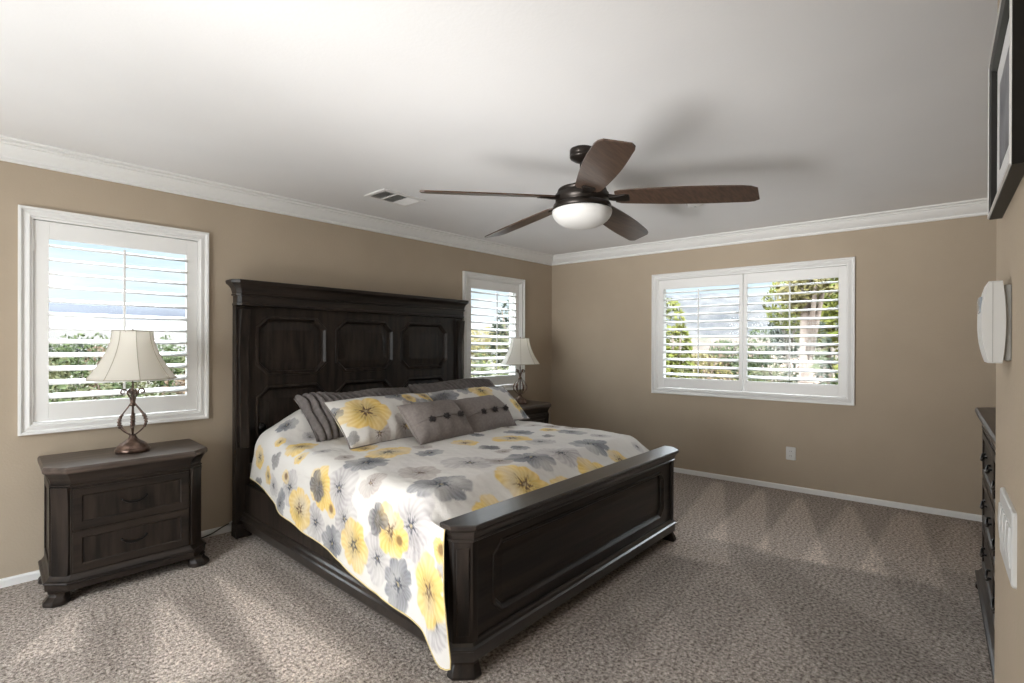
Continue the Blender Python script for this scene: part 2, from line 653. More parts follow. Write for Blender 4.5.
# (start, end, width at start, width at end, tone)
WEDGES = []
def wd(p0, p1, w0, w1, amt):
    a, b = gp(*p0), gp(*p1)
    WEDGES.append((a[0], a[1], b[0], b[1], w0, w1, amt))
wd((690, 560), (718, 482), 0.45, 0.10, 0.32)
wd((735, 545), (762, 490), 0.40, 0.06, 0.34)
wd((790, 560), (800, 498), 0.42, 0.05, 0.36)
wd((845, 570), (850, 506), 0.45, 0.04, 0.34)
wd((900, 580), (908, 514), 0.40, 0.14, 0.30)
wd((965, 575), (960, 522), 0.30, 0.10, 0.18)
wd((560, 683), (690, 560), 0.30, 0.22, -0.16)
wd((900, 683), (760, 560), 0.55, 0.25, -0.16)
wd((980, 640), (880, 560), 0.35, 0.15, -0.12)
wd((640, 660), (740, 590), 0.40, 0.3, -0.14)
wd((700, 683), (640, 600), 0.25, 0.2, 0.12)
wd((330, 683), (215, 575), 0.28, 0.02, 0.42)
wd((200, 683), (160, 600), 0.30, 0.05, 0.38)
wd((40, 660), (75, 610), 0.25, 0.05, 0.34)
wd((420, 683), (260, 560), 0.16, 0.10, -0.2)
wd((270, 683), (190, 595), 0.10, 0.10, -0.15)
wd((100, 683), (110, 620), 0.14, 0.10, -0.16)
build_floor()

ceil = MB()
ceil.loft([[(x, y, z) for x, y in big] for z in (CEIL, CEIL + 0.15)])
tag(ceil.build('ceiling', 'ceiling'), kind='structure')

# crown moulding and baseboard; the room lies to the left of a counter-clockwise walk
CROWN = [(0.0, 2.331), (0.012, 2.331), (0.016, 2.338), (0.012, 2.346), (0.007, 2.348), (0.007, 2.354), (0.020, 2.360), (0.036, 2.372), (0.052, 2.390), (0.060, 2.404),
         (0.060, 2.409), (0.076, 2.410), (0.080, 2.417), (0.076, 2.424), (0.086, 2.425), (0.100, 2.430), (0.100, 2.44), (0.0, 2.44)]
BASE = [(0.0, 0.0), (0.013, 0.0), (0.013, 0.035), (0.009, 0.044), (0.0, 0.047)]
mid = ((XC), YW)
walk_back = [(P_br.x, P_br.y), (XC, YW), (XL, YW)]


def sweep_part(name, prof, pts, pre, post, mat='trim'):
    """sweep along pts; pre/post are the neighbouring points that set the mitres"""
    mb = MB()
    full = [pre] + pts + [post]
    rings = []
    for i in range(1, len(full) - 1):
        a, p, b = Vector(full[i - 1]), Vector(full[i]), Vector(full[i + 1])
        d1, d2 = (p - a).normalized(), (b - p).normalized()
        n1, n2 = Vector((-d1.y, d1.x)), Vector((-d2.y, d2.x))
        m = (n1 + n2) / (1 + n1.dot(n2))
        rings.append([(p.x + m.x * o, p.y + m.y * o, z) for o, z in prof])
    mb.loft(rings, cap=True)
    return tag(mb.build(name, mat), kind='structure')


nR = len(ROOM)
seg_names = {3: ('back', 'trim_2'), 4: ('left', 'trim_1'), 2: ('right', 'trim_3')}
for k, (side, tname) in seg_names.items():
    a, b = ROOM[k], ROOM[(k + 1) % nR]
    pre, post = ROOM[k - 1], ROOM[(k + 2) % nR]
    sweep_part(tname, CROWN, [a, b], pre, post)
    sweep_part('baseboard_' + side, BASE, [a, b], pre, post)


# ------------------------------------------------------------------ windows and shutters
def rect_frame(mb, to, a0, a1, z0, z1, prof):
    """profile (inset from the outer edge, height out of the wall) swept round a rectangle, mitred"""
    rings = []
    for ins, h in prof:
        rings.append([to(a, -h, z) for a, z in ((a0 + ins, z0 + ins), (a1 - ins, z0 + ins), (a1 - ins, z1 - ins), (a0 + ins, z1 - ins))])
    n = len(rings)
    vs = [p for r in rings for p in r]
    fs = []
    for i in range(n):
        for j in range(4):
            k = (j + 1) % 4
            i2 = (i + 1) % n
            fs.append((i * 4 + j, i * 4 + k, i2 * 4 + k, i2 * 4 + j))
    mb.add(vs, fs)


CASING = [(0.0, 0.0), (0.0, 0.028), (0.003, 0.031), (0.012, 0.031), (0.015, 0.028), (0.017, 0.016), (0.024, 0.013), (0.036, 0.020), (0.046, 0.022), (0.050, 0.018), (0.052, 0.010), (0.062, 0.008), (0.062, -0.05), (0.058, -0.05), (0.055, 0.0)]
CASING = [(a, h) for a, h in CASING]


def window(name, to, a0, a1, mullion=False):
    w = empty(name, to((a0 + a1) / 2, 0, HZ0))
    inv = w.matrix_basis.inverted() if False else Matrix.Translation(-Vector(to((a0 + a1) / 2, 0, HZ0)))
    tl = lambda a, off, z: tuple(inv @ Vector(to(a, off, z)))
    c = MB()
    rect_frame(c, tl, a0 - 0.060, a1 + 0.060, HZ0 - 0.060, HZ1 + 0.060, CASING)
    c.build('casing', 'trim', w)
    s = MB()
    rect_frame(s, tl, a0, a1, HZ0, HZ1, [(0, -0.085), (0.035, -0.085), (0.038, -0.10), (0.038, -0.14), (0, -0.14)])
    if mullion:
        mbx = MB()
        m = (a0 + a1) / 2
        q_ = [(m - 0.02, -0.09), (m + 0.02, -0.09), (m + 0.02, -0.13), (m - 0.02, -0.13)]
        s.loft([[tl(a, -o, z) for a, o in q_] for z in (HZ0 + 0.03, HZ1 - 0.03)])
    s.build('sash', 'trim', w)
    p = MB()
    q_ = [(a0 + 0.036, 0.115), (a1 - 0.036, 0.115), (a1 - 0.036, 0.119), (a0 + 0.036, 0.119)]
    p.loft([[tl(a, o, z) for a, o in q_] for z in (HZ0 + 0.036, HZ1 - 0.036)])
    p.build('pane', 'glass', w)
    return tag(w, kind='structure')


window('window_1', to_left, *W1)
window('window_2', to_left, *W2)
window('window_3', to_back, *W3, mullion=True)
window('window_4', lambda a, off, z: (XL - off, a, z), 1.00, 2.90)


def shutter(to, a0, a1, sl0, sl1, label, tilt, rod_side=0.5, hinge='l', z0=None, z1=None, nsl=12):
    """a hinged louvred panel filling a0..a1 of the opening; louvres between sl0 and sl1"""
    z0 = HZ0 + 0.006
    z1 = HZ1 - 0.006
    lz0, lz1 = 0.992, 1.938
    base = Vector(to((a0 + a1) / 2, 0.0, z0))
    r = empty('plantation_shutter', base)
    tl = lambda a, off, z: tuple(Vector(to(a, off, z)) - base)

    def bar(mb, b0, b1, o0, o1, c0, c1):
        q_ = [(b0, o0), (b1, o0), (b1, o1), (b0, o1)]
        mb.loft([[tl(a, o, z) for a, o in q_] for z in (c0, c1)])
    st = MB()
    f0, f1 = 0.004, 0.034
    bar(st, a0 + 0.003, sl0, f0, f1, z0, z1)
    bar(st, sl1, a1 - 0.003, f0, f1, z0, z1)
    bar(st, sl0, sl1, f0 + 0.001, f1 - 0.001, z0, lz0)
    bar(st, sl0, sl1, f0 + 0.001, f1 - 0.001, lz1, z1)
    st.build('frame', 'shutter', r, 0.002)
    lv = MB()
    pitch = (lz1 - lz0) / nsl
    hw, ht = 0.044, 0.0066
    ca, sa = math.cos(tilt), math.sin(tilt)
    for i in range(nsl):
        zc = lz0 + pitch * (i + 0.5)
        prof = []
        for k in range(12):
            an = 2 * PI * k / 12
            x, y = hw * math.cos(an), ht * math.sin(an)
            prof.append((0.019 + x * ca - y * sa, zc + x * sa + y * ca))
        lv.loft([[tl(sl0 + 0.001, o, z) for o, z in prof], [tl(sl1 - 0.001, o, z) for o, z in prof]], True, True)
    lv.build('louvers', 'shutter', r)
    rd = MB()
    ac = sl0 + (sl1 - sl0) * rod_side
    off = 0.019 - hw * ca - 0.008
    zsh = -hw * sa
    bar(rd, ac - 0.006, ac + 0.006, off - 0.009, off, lz0 + pitch * 0.45 + zsh, lz1 - pitch * 0.15 + zsh)
    rd.build('tilt_rod', 'shutter', r, 0.002)
    for zc in (z0 + 0.13, z1 - 0.14):
        hg = MB()
        ah = a0 if hinge == 'l' else a1
        bar(hg, ah - 0.011, ah + 0.009, -0.001, 0.0045, zc - 0.035, zc + 0.035)
        hg.tube([tl(ah, -0.003, zc - 0.036), tl(ah, -0.003, zc + 0.036)], 0.0035, 8)
        hg.build('hinge', 'shutter', r)
    return tag(r, label, 'shutter', 'white plantation shutters at the windows')


shutter(to_left, W1[0], W1[1], 0.211, 0.888, 'white louvered plantation shutter in the single window above the lamp and nightstand left of bed', math.radians(16))
shutter(to_left, W2[0], W2[1], 3.452, 4.140, 'white louvered plantation shutter in the small window between headboard and room corner', math.radians(16))
mid3 = 2.222
shutter(to_back, W3[0], mid3, 1.431, 2.186, 'left panel of the pair of white plantation shutters in the wide window over the outlet', math.radians(14))
shutter(to_back, mid3, W3[1], 2.258, 2.998, 'right panel of the pair of white plantation shutters in the wide window over the outlet', math.radians(14), hinge='r')

# ------------------------------------------------------------------ floral print painter
CREAM = np.array((0.64, 0.615, 0.58))
YEL = [np.array((0.70, 0.475, 0.125)), np.array((0.78, 0.585, 0.22)), np.array((0.60, 0.375, 0.08))]
PALE = [np.array((0.37, 0.345, 0.35)), np.array((0.53, 0.505, 0.50)), np.array((0.27, 0.255, 0.27))]
SLATE = [np.array((0.145, 0.15, 0.17)), np.array((0.25, 0.26, 0.285)), np.array((0.07, 0.075, 0.09))]
DARK = [np.array((0.105, 0.103, 0.112)), np.array((0.22, 0.215, 0.22)), np.array((0.04, 0.04, 0.048))]
TAUPE = [np.array((0.36, 0.31, 0.285)), np.array((0.46, 0.41, 0.38)), np.array((0.27, 0.22, 0.20))]
BROWN = np.array((0.085, 0.045, 0.035))
NAVY = np.array((0.035, 0.043, 0.065))


def fbm(x, y, f, seed):
    """cheap smooth noise for arrays: sums of turned sine waves"""
    r = np.random.RandomState(seed)
    out = np.zeros_like(x)
    for k in range(7):
        a = r.rand() * 2 * PI
        ff = f * (0.6 + 1.5 * r.rand())
        out += np.sin((x * math.cos(a) + y * math.sin(a)) * ff + r.rand() * 7)
    return out / 7 * 1.6


def paint_flower(col, X, Y, cx, cy, R, kind, rot, seed):
    dx, dy = X - cx, Y - cy
    near_ = np.where((np.abs(dx) < R * 1.25) & (np.abs(dy) < R * 1.25))[0]
    if len(near_) == 0:
        return
    dx, dy = dx[near_], dy[near_]
    rs = np.random.RandomState(seed)
    r = np.hypot(dx, dy)
    th = np.arctan2(dy, dx) + rot
    n = {'y': 6, 'p': 5, 's': 8, 'd': 4, 'b': 3, 't': 5}[kind]
    amp = {'y': 0.20, 'p': 0.16, 's': 0.26, 'd': 0.34, 'b': 0.10, 't': 0.2}[kind]
    ph = rs.rand() * 6
    wob = 0.09 * np.sin(2 * th + ph) + 0.05 * np.sin(3 * th + ph * 2) + 0.02 * np.sin(13 * th + ph)
    edge = R * (0.93 - amp * (1 - np.abs(np.cos(n * th / 2)) ** 0.45) + wob)
    sq = rs.uniform(0.85, 1.0)
    inside = np.clip((edge - r) / (R * 0.05), 0, 1)
    pal = {'y': YEL, 'p': PALE, 's': SLATE, 'd': DARK, 'b': YEL, 't': TAUPE}[kind]
    streak = 0.5 + 0.5 * np.sin(th * n * 3.5 + 5 * np.sin(r / R * 3 + ph) + fbm(dx, dy, 40 / max(R, .05) * .15, seed) * 2)
    rad = np.clip(r / R, 0, 1)
    petal_line = np.abs(np.cos(n * th / 2)) < 0.16
    m = (streak[:, None] * pal[0] + (1 - streak[:, None]) * pal[1])
    m = m * (1 - 0.28 * np.exp(-((rad - 0.32) / 0.2) ** 2))[:, None] + 0
    m = np.where(petal_line[:, None] & (rad[:, None] > 0.3), 0.5 * m + 0.5 * pal[2], m)
    op = {'y': 0.95, 'p': 0.80, 's': 0.90, 'd': 0.93, 'b': 0.9, 't': 0.8}[kind]
    wash = np.clip(0.80 + 0.35 * fbm(dx, dy, 22, seed + 3), 0.45, 1)
    a = inside * op * wash
    c0 = col[near_]
    c0 = c0 * (1 - a[:, None]) + m * a[:, None]
    # eye of the flower
    if kind in 'ypst':
        er = R * {'y': 0.20, 'p': 0.17, 's': 0.20, 't': 0.16}[kind] * (1 + 0.35 * np.sin(5 * th + ph) + 0.25 * np.sin(11 * th))
        ec = {'y': BROWN if seed % 3 else NAVY, 'p': NAVY, 's': NAVY, 't': BROWN}[kind]
        ea = np.clip((er - r) / (R * 0.05), 0, 1) * 0.92
        c0 = c0 * (1 - ea[:, None]) + ec * ea[:, None]
        fa = np.clip(1 - np.abs(r - er * 1.3) / (R * 0.10), 0, 1) * (np.sin(th * 16 + ph) > 0.15) * 0.55
        c0 = c0 * (1 - fa[:, None]) + ec * fa[:, None]
        ia = np.clip((er * 0.35 - r) / (R * 0.03), 0, 1) * 0.8
        c0 = c0 * (1 - ia[:, None]) + np.array((0.5, 0.42, 0.25)) * ia[:, None]
    if kind == 'b':
        ea = np.clip((R * 0.5 - np.hypot(dx - R * .1, dy + R * .1)) / (R * 0.2), 0, 1) * 0.8
        c0 = c0 * (1 - ea[:, None]) + np.array((0.16, 0.085, 0.045)) * ea[:, None]
    col[near_] = c0


def color_attr(me, col):
    at = me.color_attributes.new('print', 'FLOAT_COLOR', 'POINT')
    c = np.ones((len(col), 4))
    c[:, :3] = np.clip(col, 0, 1)
    at.data.foreach_set('color', c.astype(np.float32).reshape(-1))


# ------------------------------------------------------------------ the bed
BA = math.radians(1.4)
BO = Vector((2.235, 1.48, 0))
BU = Vector((math.cos(BA), math.sin(BA), 0))
BV = Vector((-math.sin(BA), math.cos(BA), 0))


def bed_world(u, v, z):
    return BO + BU * u + BV * v + Vector((0, 0, z))


HBV = 2.25                        # front face of the headboard
bed = empty('panel_bed', BO, BA)
tag(bed, 'dark espresso wooden king panel bed with tall panelled headboard and low footboard', 'bed')


def build_headboard():
    # panelled field: six cut-corner panels in a frame
    hb = MB()
    U0, U1, Z0, Z1 = -0.965, 0.955, 0.50, 1.61
    to = lambda a, b, d: (a, HBV - d, b)
    cols = [(-0.965, -0.345, -0.915, -0.380), (-0.345, 0.275, -0.312, 0.238), (0.275, 0.955, 0.312, 0.862)]
    rows = [(0.50, 1.072, 0.56, 1.040), (1.072, 1.61, 1.106, 1.540)]
    steps = [(0.004, 0.008), (0.016, 0.010), (0.030, -0.006), (0.036, -0.022), (0.046, -0.022), (0.10, -0.014)]
    for c0, c1, o0, o1 in cols:
        for r0, r1, p0, p1 in rows:
            panel_cell(hb, (c0, c1, r0, r1), (o0, o1, p0, p1, 0.085), 0.0, steps, to)
    hb.box(U0, U1, HBV + 0.026, HBV + 0.052, Z0, Z1)
    for sgn in (U0, U1):
        hb.add([(sgn, HBV, Z0), (sgn, HBV + 0.05, Z0), (sgn, HBV + 0.05, Z1), (sgn, HBV, Z1)], [(0, 1, 2, 3)])
    hb.build('headboard', 'wood', bed)
    # cornice: steps and a big cove under a thin shelf, with cut front corners
    cor = MB()
    yb = HBV + 0.055

    def ring(g):
        # plan outline growing by g at front and sides
        x0, x1, y0 = -1.040 - g, 1.040 + g, HBV - 0.050 - g
        c = 0.020 + g * 0.45
        return [(x0, yb), (x0, y0 + c), (x0 + c, y0), (x1 - c, y0), (x1, y0 + c), (x1, yb)]
    cor.stack(ring, [(1.600, 0.0), (1.604, 0.007), (1.618, 0.007), (1.621, 0.001), (1.668, 0.001), (1.671, 0.012), (1.681, 0.013), (1.686, 0.007),
                     (1.700, 0.010), (1.720, 0.016), (1.735, 0.026), (1.745, 0.037), (1.749, 0.042), (1.752, 0.047), (1.771, 0.049), (1.775, 0.045)])
    cor.build('cornice', 'wood_x', bed)
    for sg in (-1, 1):
        post = MB()
        xc = sg * 0.998
        post.box(xc - 0.047, xc + 0.047, HBV - 0.01, HBV + 0.055, 0.0, 1.60)
        post.build('post', 'wood', bed, 0.004)
        # scrolled pilaster standing proud of the post
        pil = MB()
        prof = []
        N = 40
        for i in range(N + 1):
            z = 0.62 + (1.575 - 0.62) * i / N
            t = i / N
            d = 0.028 + 0.030 * t ** 3 + 0.020 * math.exp(-((t - 0.04) / 0.10) ** 2) - 0.020 * math.exp(-((t - 0.72) / 0.16) ** 2)
            prof.append((HBV - 0.01 - d, z))
        prof = [(HBV - 0.005, 0.62)] + prof + [(HBV - 0.005, 1.575)]
        pil.extrude_x(prof, xc - 0.030, xc + 0.030)
        pil.build('pilaster', 'wood', bed, 0.004)
        ft = MB()
        ft.box(xc - 0.052, xc + 0.052, HBV - 0.04, HBV + 0.055, 0.0, 0.10)
        ft.build('foot', 'wood', bed, 0.006)
    ro = MB()
    ro.lathe([(0.0005, 0.0), (0.030, 0.0), (0.033, 0.006), (0.028, 0.012), (0.022, 0.011), (0.018, 0.018), (0.008, 0.024), (0.0005, 0.025)], n=20)
    o = ro.build('rosette', 'iron', bed)
    o.location = (-0.868, HBV + 0.012, 0.738)
    o.rotation_euler = (PI / 2, 0, 0)
    o['label'] = 'small shiny black round knob'


def build_footboard():
    HW = {-1: 0.980, 1: 1.016}          # the left end sits a little further in
    fb = MB()
    to = lambda a, b, d: (a, 0.012 - d, b)
    panel_cell(fb, (-0.915, 0.945, 0.08, 0.56), (-0.800, 0.835, 0.190, 0.505, 0.055), 0.0, [(0.004, 0.007), (0.014, 0.008), (0.026, -0.004), (0.030, -0.014), (0.040, -0.014), (0.07, -0.010)], to)
    fb.box(-0.915, 0.945, 0.040, 0.062, 0.08, 0.56)
    fb.build('footboard', 'wood_x', bed)

    def ring(g):
        x0, x1, y0, y1 = -HW[-1] - g, HW[1] + g, -0.004 - g, 0.085 + g * 0.6
        c = 0.058 + g * 0.5
        return [(x0, y1), (x0, y0 + c), (x0 + c, y0), (x1 - c, y0), (x1, y0 + c), (x1, y1)]
    cor = MB()
    cor.stack(ring, [(0.545, 0.0), (0.549, 0.006), (0.556, 0.006), (0.560, 0.001), (0.572, 0.004), (0.586, 0.010), (0.596, 0.019), (0.600, 0.023), (0.602, 0.026), (0.618, 0.029), (0.622, 0.026)])
    cor.build('cap', 'wood_gloss', bed)
    bm_ = MB()

    def ring2(g):
        x0, x1, y0, y1 = -HW[-1] + 0.004 - g, HW[1] - 0.004 + g, 0.002 - g, 0.082
        c = 0.056 + 0.4 * g
        return [(x0, y1), (x0, y0 + c), (x0 + c, y0), (x1 - c, y0), (x1, y0 + c), (x1, y1)]
    bm_.stack(ring2, [(0.070, 0.012), (0.110, 0.012), (0.116, 0.020), (0.124, 0.020), (0.130, 0.010), (0.140, 0.006), (0.148, 0.0)])
    bm_.build('base_moulding', 'wood_gloss', bed)
    for sg in (-1, 1):
        p = MB()
        xa, xb = sg * HW[sg], sg * (HW[sg] - 0.086)
        cc = 0.056
        poly = [(xb, 0.083), (xb, -0.002), (sg * (HW[sg] - cc), -0.002), (xa, -0.002 + cc), (xa, 0.083)]
        if sg > 0:
            poly = poly[::-1]
        p.prism(poly, 0.10, 0.55)
        # raised strip on the cut face
        n_ = Vector((sg, -1)) / math.sqrt(2)
        t_ = Vector((sg, 1)) / math.sqrt(2)
        m_ = Vector((sg * (HW[sg] - cc / 2), -0.002 + cc / 2))
        q_ = [m_ + t_ * a + n_ * b for a, b in ((-0.026, -0.004), (0.026, -0.004), (0.026, 0.006), (-0.026, 0.006))]
        p.prism([(q.x, q.y) for q in q_], 0.17, 0.52)
        p.build('post', 'wood', bed, 0.003)
        f = MB()
        rings = []
        for z, g in ((0.0, 0.012), (0.012, 0.018), (0.030, 0.012), (0.055, 0.000), (0.075, 0.000)):
            w_ = HW[sg] - 0.004
            ring = [(sg * (w_ - 0.087), 0.078), (sg * (w_ - 0.087), -0.004 - g), (sg * (w_ - cc + g * 0.5), -0.004 - g), (sg * (w_ + g), cc - 0.004 - g * 0.5), (sg * (w_ + g), 0.078)]
            rings.append([(x, y, z) for x, y in ring])
        f.loft(rings)
        f.build('foot', 'wood', bed, 0.004)


def build_rails():
    for sg in (-1, 1):
        r = MB()
        x = sg * 1.0
        prof = [(0.0, 0.10), (0.0, 0.36), (0.028, 0.36), (0.028, 0.10)]
        r.loft([[(sg * (w - a), v, z) for a, z in prof] for v, w in ((0.075, 0.985 if sg > 0 else 0.955), (HBV, 0.985))])
        r.build('side_rail', 'wood', bed)
        m = MB()
        prof = [(0.0, 0.065), (0.022, 0.065), (0.026, 0.075), (0.026, 0.105), (0.034, 0.112), (0.034, 0.124), (0.026, 0.130), (0.022, 0.146), (0.012, 0.154), (0.010, 0.166), (0.0, 0.170)]
        m.loft([[(sg * (w + a), v, z) for a, z in prof] for v, w in ((0.07, 0.98 if sg > 0 else 0.948), (HBV - 0.01, 0.98))])
        m.build('rail_moulding', 'wood_gloss', bed)
    fnd = MB()
    fnd.box(-0.95, 0.95, 0.10, 2.18, 0.20, 0.60)
    fnd.build('mattress_support', 'slot', bed, 0.02)


build_headboard()
build_footboard()
build_rails()


def smooth(a, b, x):
    t = np.clip((x - a) / (b - a), 0, 1)
    return t * t * (3 - 2 * t)


def build_comforter():
    TOPZ = 0.695
    A, RC = 0.875, 0.115
    nv = 300
    nc_top, nc_side = 230, 95
    v = np.linspace(0.0, 1.0, nv)
    q = np.concatenate([np.linspace(-2, -1, nc_side, endpoint=False), np.linspace(-1, 1, nc_top, endpoint=False), np.linspace(1, 2, nc_side)])
    Q, T = np.meshgrid(q, v)
    Vv = 0.085 + (2.13 - 0.085) * T
    # the left flap reaches a little past the foot post
    hang = np.clip(np.abs(Q) - 1, 0, 1)
    Vv = Vv - smooth(0.3, 1.0, hang) * (1 - T) ** 6 * 0.10 * (Q < 0)
    Vv = Vv + smooth(0.5, 1.0, hang) * T ** 14 * 0.02
    zt = TOPZ + 0.012 * np.cos(Q.clip(-1, 1) * PI / 2)
    hem = 0.150 + 0.075 * Vv + 0.022 * Vv ** 2
    hem = hem - 0.055 * np.exp(-((Vv - 0.02) / 0.07) ** 2)
    arc = RC * PI / 2
    drop = np.maximum(zt - RC - hem, 0.01)
    d = np.where(np.abs(Q) <= 1, np.abs(Q) * A, A + hang * (arc + drop))
    sg = np.sign(Q)
    e = np.clip((d - A), 0, None)
    ang = np.clip(e / RC, 0, PI / 2)
    s = np.clip(e - arc, 0, None)
    U = np.where(d <= A, d, A + RC * np.sin(ang) + s * 0.085 + 0.012 * np.sin(Vv * 9 + 1) * smooth(0.0, 0.25, s))
    Z = np.where(d <= A, zt, zt - RC * (1 - np.cos(ang)) - s)
    # pillows lie under the cover at the head
    bul = smooth(1.72, 2.02, Vv) * (1 - 0.10 * smooth(2.05, 2.13, Vv))
    prof = 1 - smooth(0.55, 1.02, U)
    Z = Z + 0.185 * bul * prof
    Z = Z + 0.03 * bul * smooth(0.3, 0.9, U) * (1 - smooth(0.95, 1.05, U))
    # soft fall to the footboard
    Z = Z - 0.10 * (1 - smooth(0.085, 0.30, Vv)) * (1 - smooth(A + 0.06, A + arc, d))
    U = np.where(Q < 0, U + 0.010 * (1 - smooth(0.10, 0.40, Vv)) * smooth(0.02, 0.16, e), U)
    U = np.where(Q > 0, U - 0.10 * (1 - smooth(0.05, 0.5, Vv)) * smooth(0.0, 0.1, e), U)
    # soft wrinkles
    UU, DD = sg * d, Vv
    wr = 0.006 * fbm(UU, DD, 9, 11) + 0.0035 * fbm(UU, DD, 24, 12) + 0.0015 * fbm(UU, DD, 60, 13)
    folds = 0.010 * np.sin(Vv * 13 + 2 * np.sin(Vv * 4)) * smooth(0.05, 0.40, s)
    Z = Z + np.where(s > 0, 0, wr) * 1.0
    U = U + np.where(s > 0, wr * 0.8 + folds, 0)
    # corner tail at the foot, falling in a point in front of the post
    U = U * (1 - 0.03 * bul)
    tail = smooth(0.15, 0.6, s) * np.exp(-((Vv - 0.02) / 0.09) ** 2)
    U = U + 0.012 * tail
    X = sg * U
    pts = np.stack([X, Vv, Z], -1).reshape(-1, 3)
    n1 = len(q)
    idx = np.arange(nv * n1).reshape(nv, n1)
    fs = np.stack([idx[:-1, :-1], idx[:-1, 1:], idx[1:, 1:], idx[1:, :-1]], -1).reshape(-1, 4)
    me = bpy.data.meshes.new('comforter')
    me.from_pydata(pts.tolist(), [], fs.tolist())
    me.polygons.foreach_set('use_smooth', [True] * len(fs))
    # ---- print
    C = (sg * d).reshape(-1)
    VV = Vv.reshape(-1)
    col = np.tile(CREAM, (len(C), 1)) * (1 + 0.03 * fbm(C, VV, 15, 31))[:, None]
    gr = np.clip(fbm(C, VV, 7, 32) - 0.15, 0, 1) * 0.5
    col = col * (1 - gr[:, None]) + np.array((0.60, 0.58, 0.58)) * gr[:, None]
    ca, sa = math.cos(BA), math.sin(BA)
    fl = []

    def top(px, py, R, k, z=TOPZ + 0.01):
        dd = ray_dir(px, py)
        t = (z - EYE) / dd.z
        p = Vector((dd.x * t, dd.y * t, 0)) - BO
        fl.append((p.dot(BU), p.dot(BV), R, k))

    def side(px, py, R, k):
        dd = ray_dir(px, py)
        o = Vector((0, 0, EYE))
        t = ((BO - o).dot(BU) - 1.03) / dd.dot(BU)
        p = o + dd * t
        pl = p - BO
        fl.append((-(A + arc + (TOPZ - RC - p.z)), pl.dot(BV), R, k))
    # side of the bed facing the camera
    for f in [(296, 510, .125, 'y'), (351, 546, .125, 'y'), (276, 440, .11, 'y'), (428, 592, .13, 'y'),
              (340, 520, .11, 'p'), (373, 560, .11, 'p'), (410, 552, .11, 'p'), (310, 524, .10, 'p'), (285, 488, .10, 'p'), (267, 487, .08, 'p'),
              (278, 504, .085, 's'), (310, 488, .085, 'd'), (371, 521, .08, 'd'), (327, 545, .11, 's'), (394, 586, .11, 's'), (443, 558, .085, 'd'),
              (268, 462, .06, 'd'), (325, 511, .05, 'b'), (392, 544, .05, 'b'), (280, 478, .045, 'b'), (440, 620, .10, 'p'), (260, 478, .06, 'y'), (345, 585, .04, 's'), (300, 545, .07, 't'), (250, 487, .05, 'd')]:
        side(*f)
    for f in [(304, 463, .125, 'y'), (361, 491, .125, 'y'), (440, 522, .135, 'y'), (329, 468, .14, 'p'), (394, 495, .15, 'p'), (416, 509, .05, 'b'),
              (367, 461, .13, 's'), (441, 482, .14, 's'), (531, 458, .135, 's'), (590, 443, .14, 's'), (519, 432, .11, 's'), (571, 432, .11, 's'), (548, 436, .05, 'd'),
              (496, 488, .12, 'y'), (525, 471, .15, 'y'), (512, 439, .13, 'y'), (576, 466, .13, 'y'), (602, 455, .14, 'y'), (388, 452, .14, 'y'), (527, 489, .08, 'd'), (631, 452, .08, 'd'), (597, 467, .06, 'd'), (489, 447, .07, 'd'),
              (470, 462, .15, 'p'), (560, 452, .14, 'p'), (480, 505, .13, 'p'), (420, 470, .12, 't'), (555, 478, .10, 'p'), (540, 442, .10, 'p'), (430, 452, .08, 's'), (465, 443, .09, 'y'), (345, 455, .06, 't'), (620, 445, .08, 'y'), (550, 430, .08, 'y'), (600, 435, .07, 'p'),
              (455, 500, .07, 'b'), (500, 460, .08, 't')]:
        top(*f)
    # the rest of the cloth, out of sight, goes on the same way
    rs = random.Random(4)
    for k in range(240):
        c, vv_ = rs.uniform(-1.45, 1.45), rs.uniform(0.1, 2.1)
        if all(math.hypot(c - f[0], vv_ - f[1]) > 1.02 * (f[2] + 0.06) for f in fl):
            fl.append((c, vv_, rs.uniform(0.045, 0.085), rs.choice('ypptpst')))
    order = {'t': 0, 'p': 0, 's': 2, 'y': 1, 'd': 3, 'b': 3}
    for k, f in enumerate(sorted(fl, key=lambda f: order[f[3]])):
        paint_flower(col, C, VV, f[0], f[1], f[2] * 1.10, f[3], k * 1.7, 100 + k)
    color_attr(me, col)
    me.materials.append(M['floral'])
    o = bpy.data.objects.new('comforter', me)
    COL.objects.link(o)
    o.location = BO
    o.rotation_euler = (0, 0, BA)
    tag(o, 'white comforter with yellow, grey and slate flowers spread over the bed', 'comforter')
    # yellow piping along the hem and ends
    pts3 = pts.reshape(nv, n1, 3)
    loop = [tuple(p) for p in pts3[:, 0][::-1][::3]] + [tuple(p) for p in pts3[0, :nc_side - 10][::4]]
    pp = MB()
    pp.tube(loop, 0.0030, 6)
    pp.build('piping', 'piping', o)['label'] = 'yellow piping'
    return o


build_comforter()


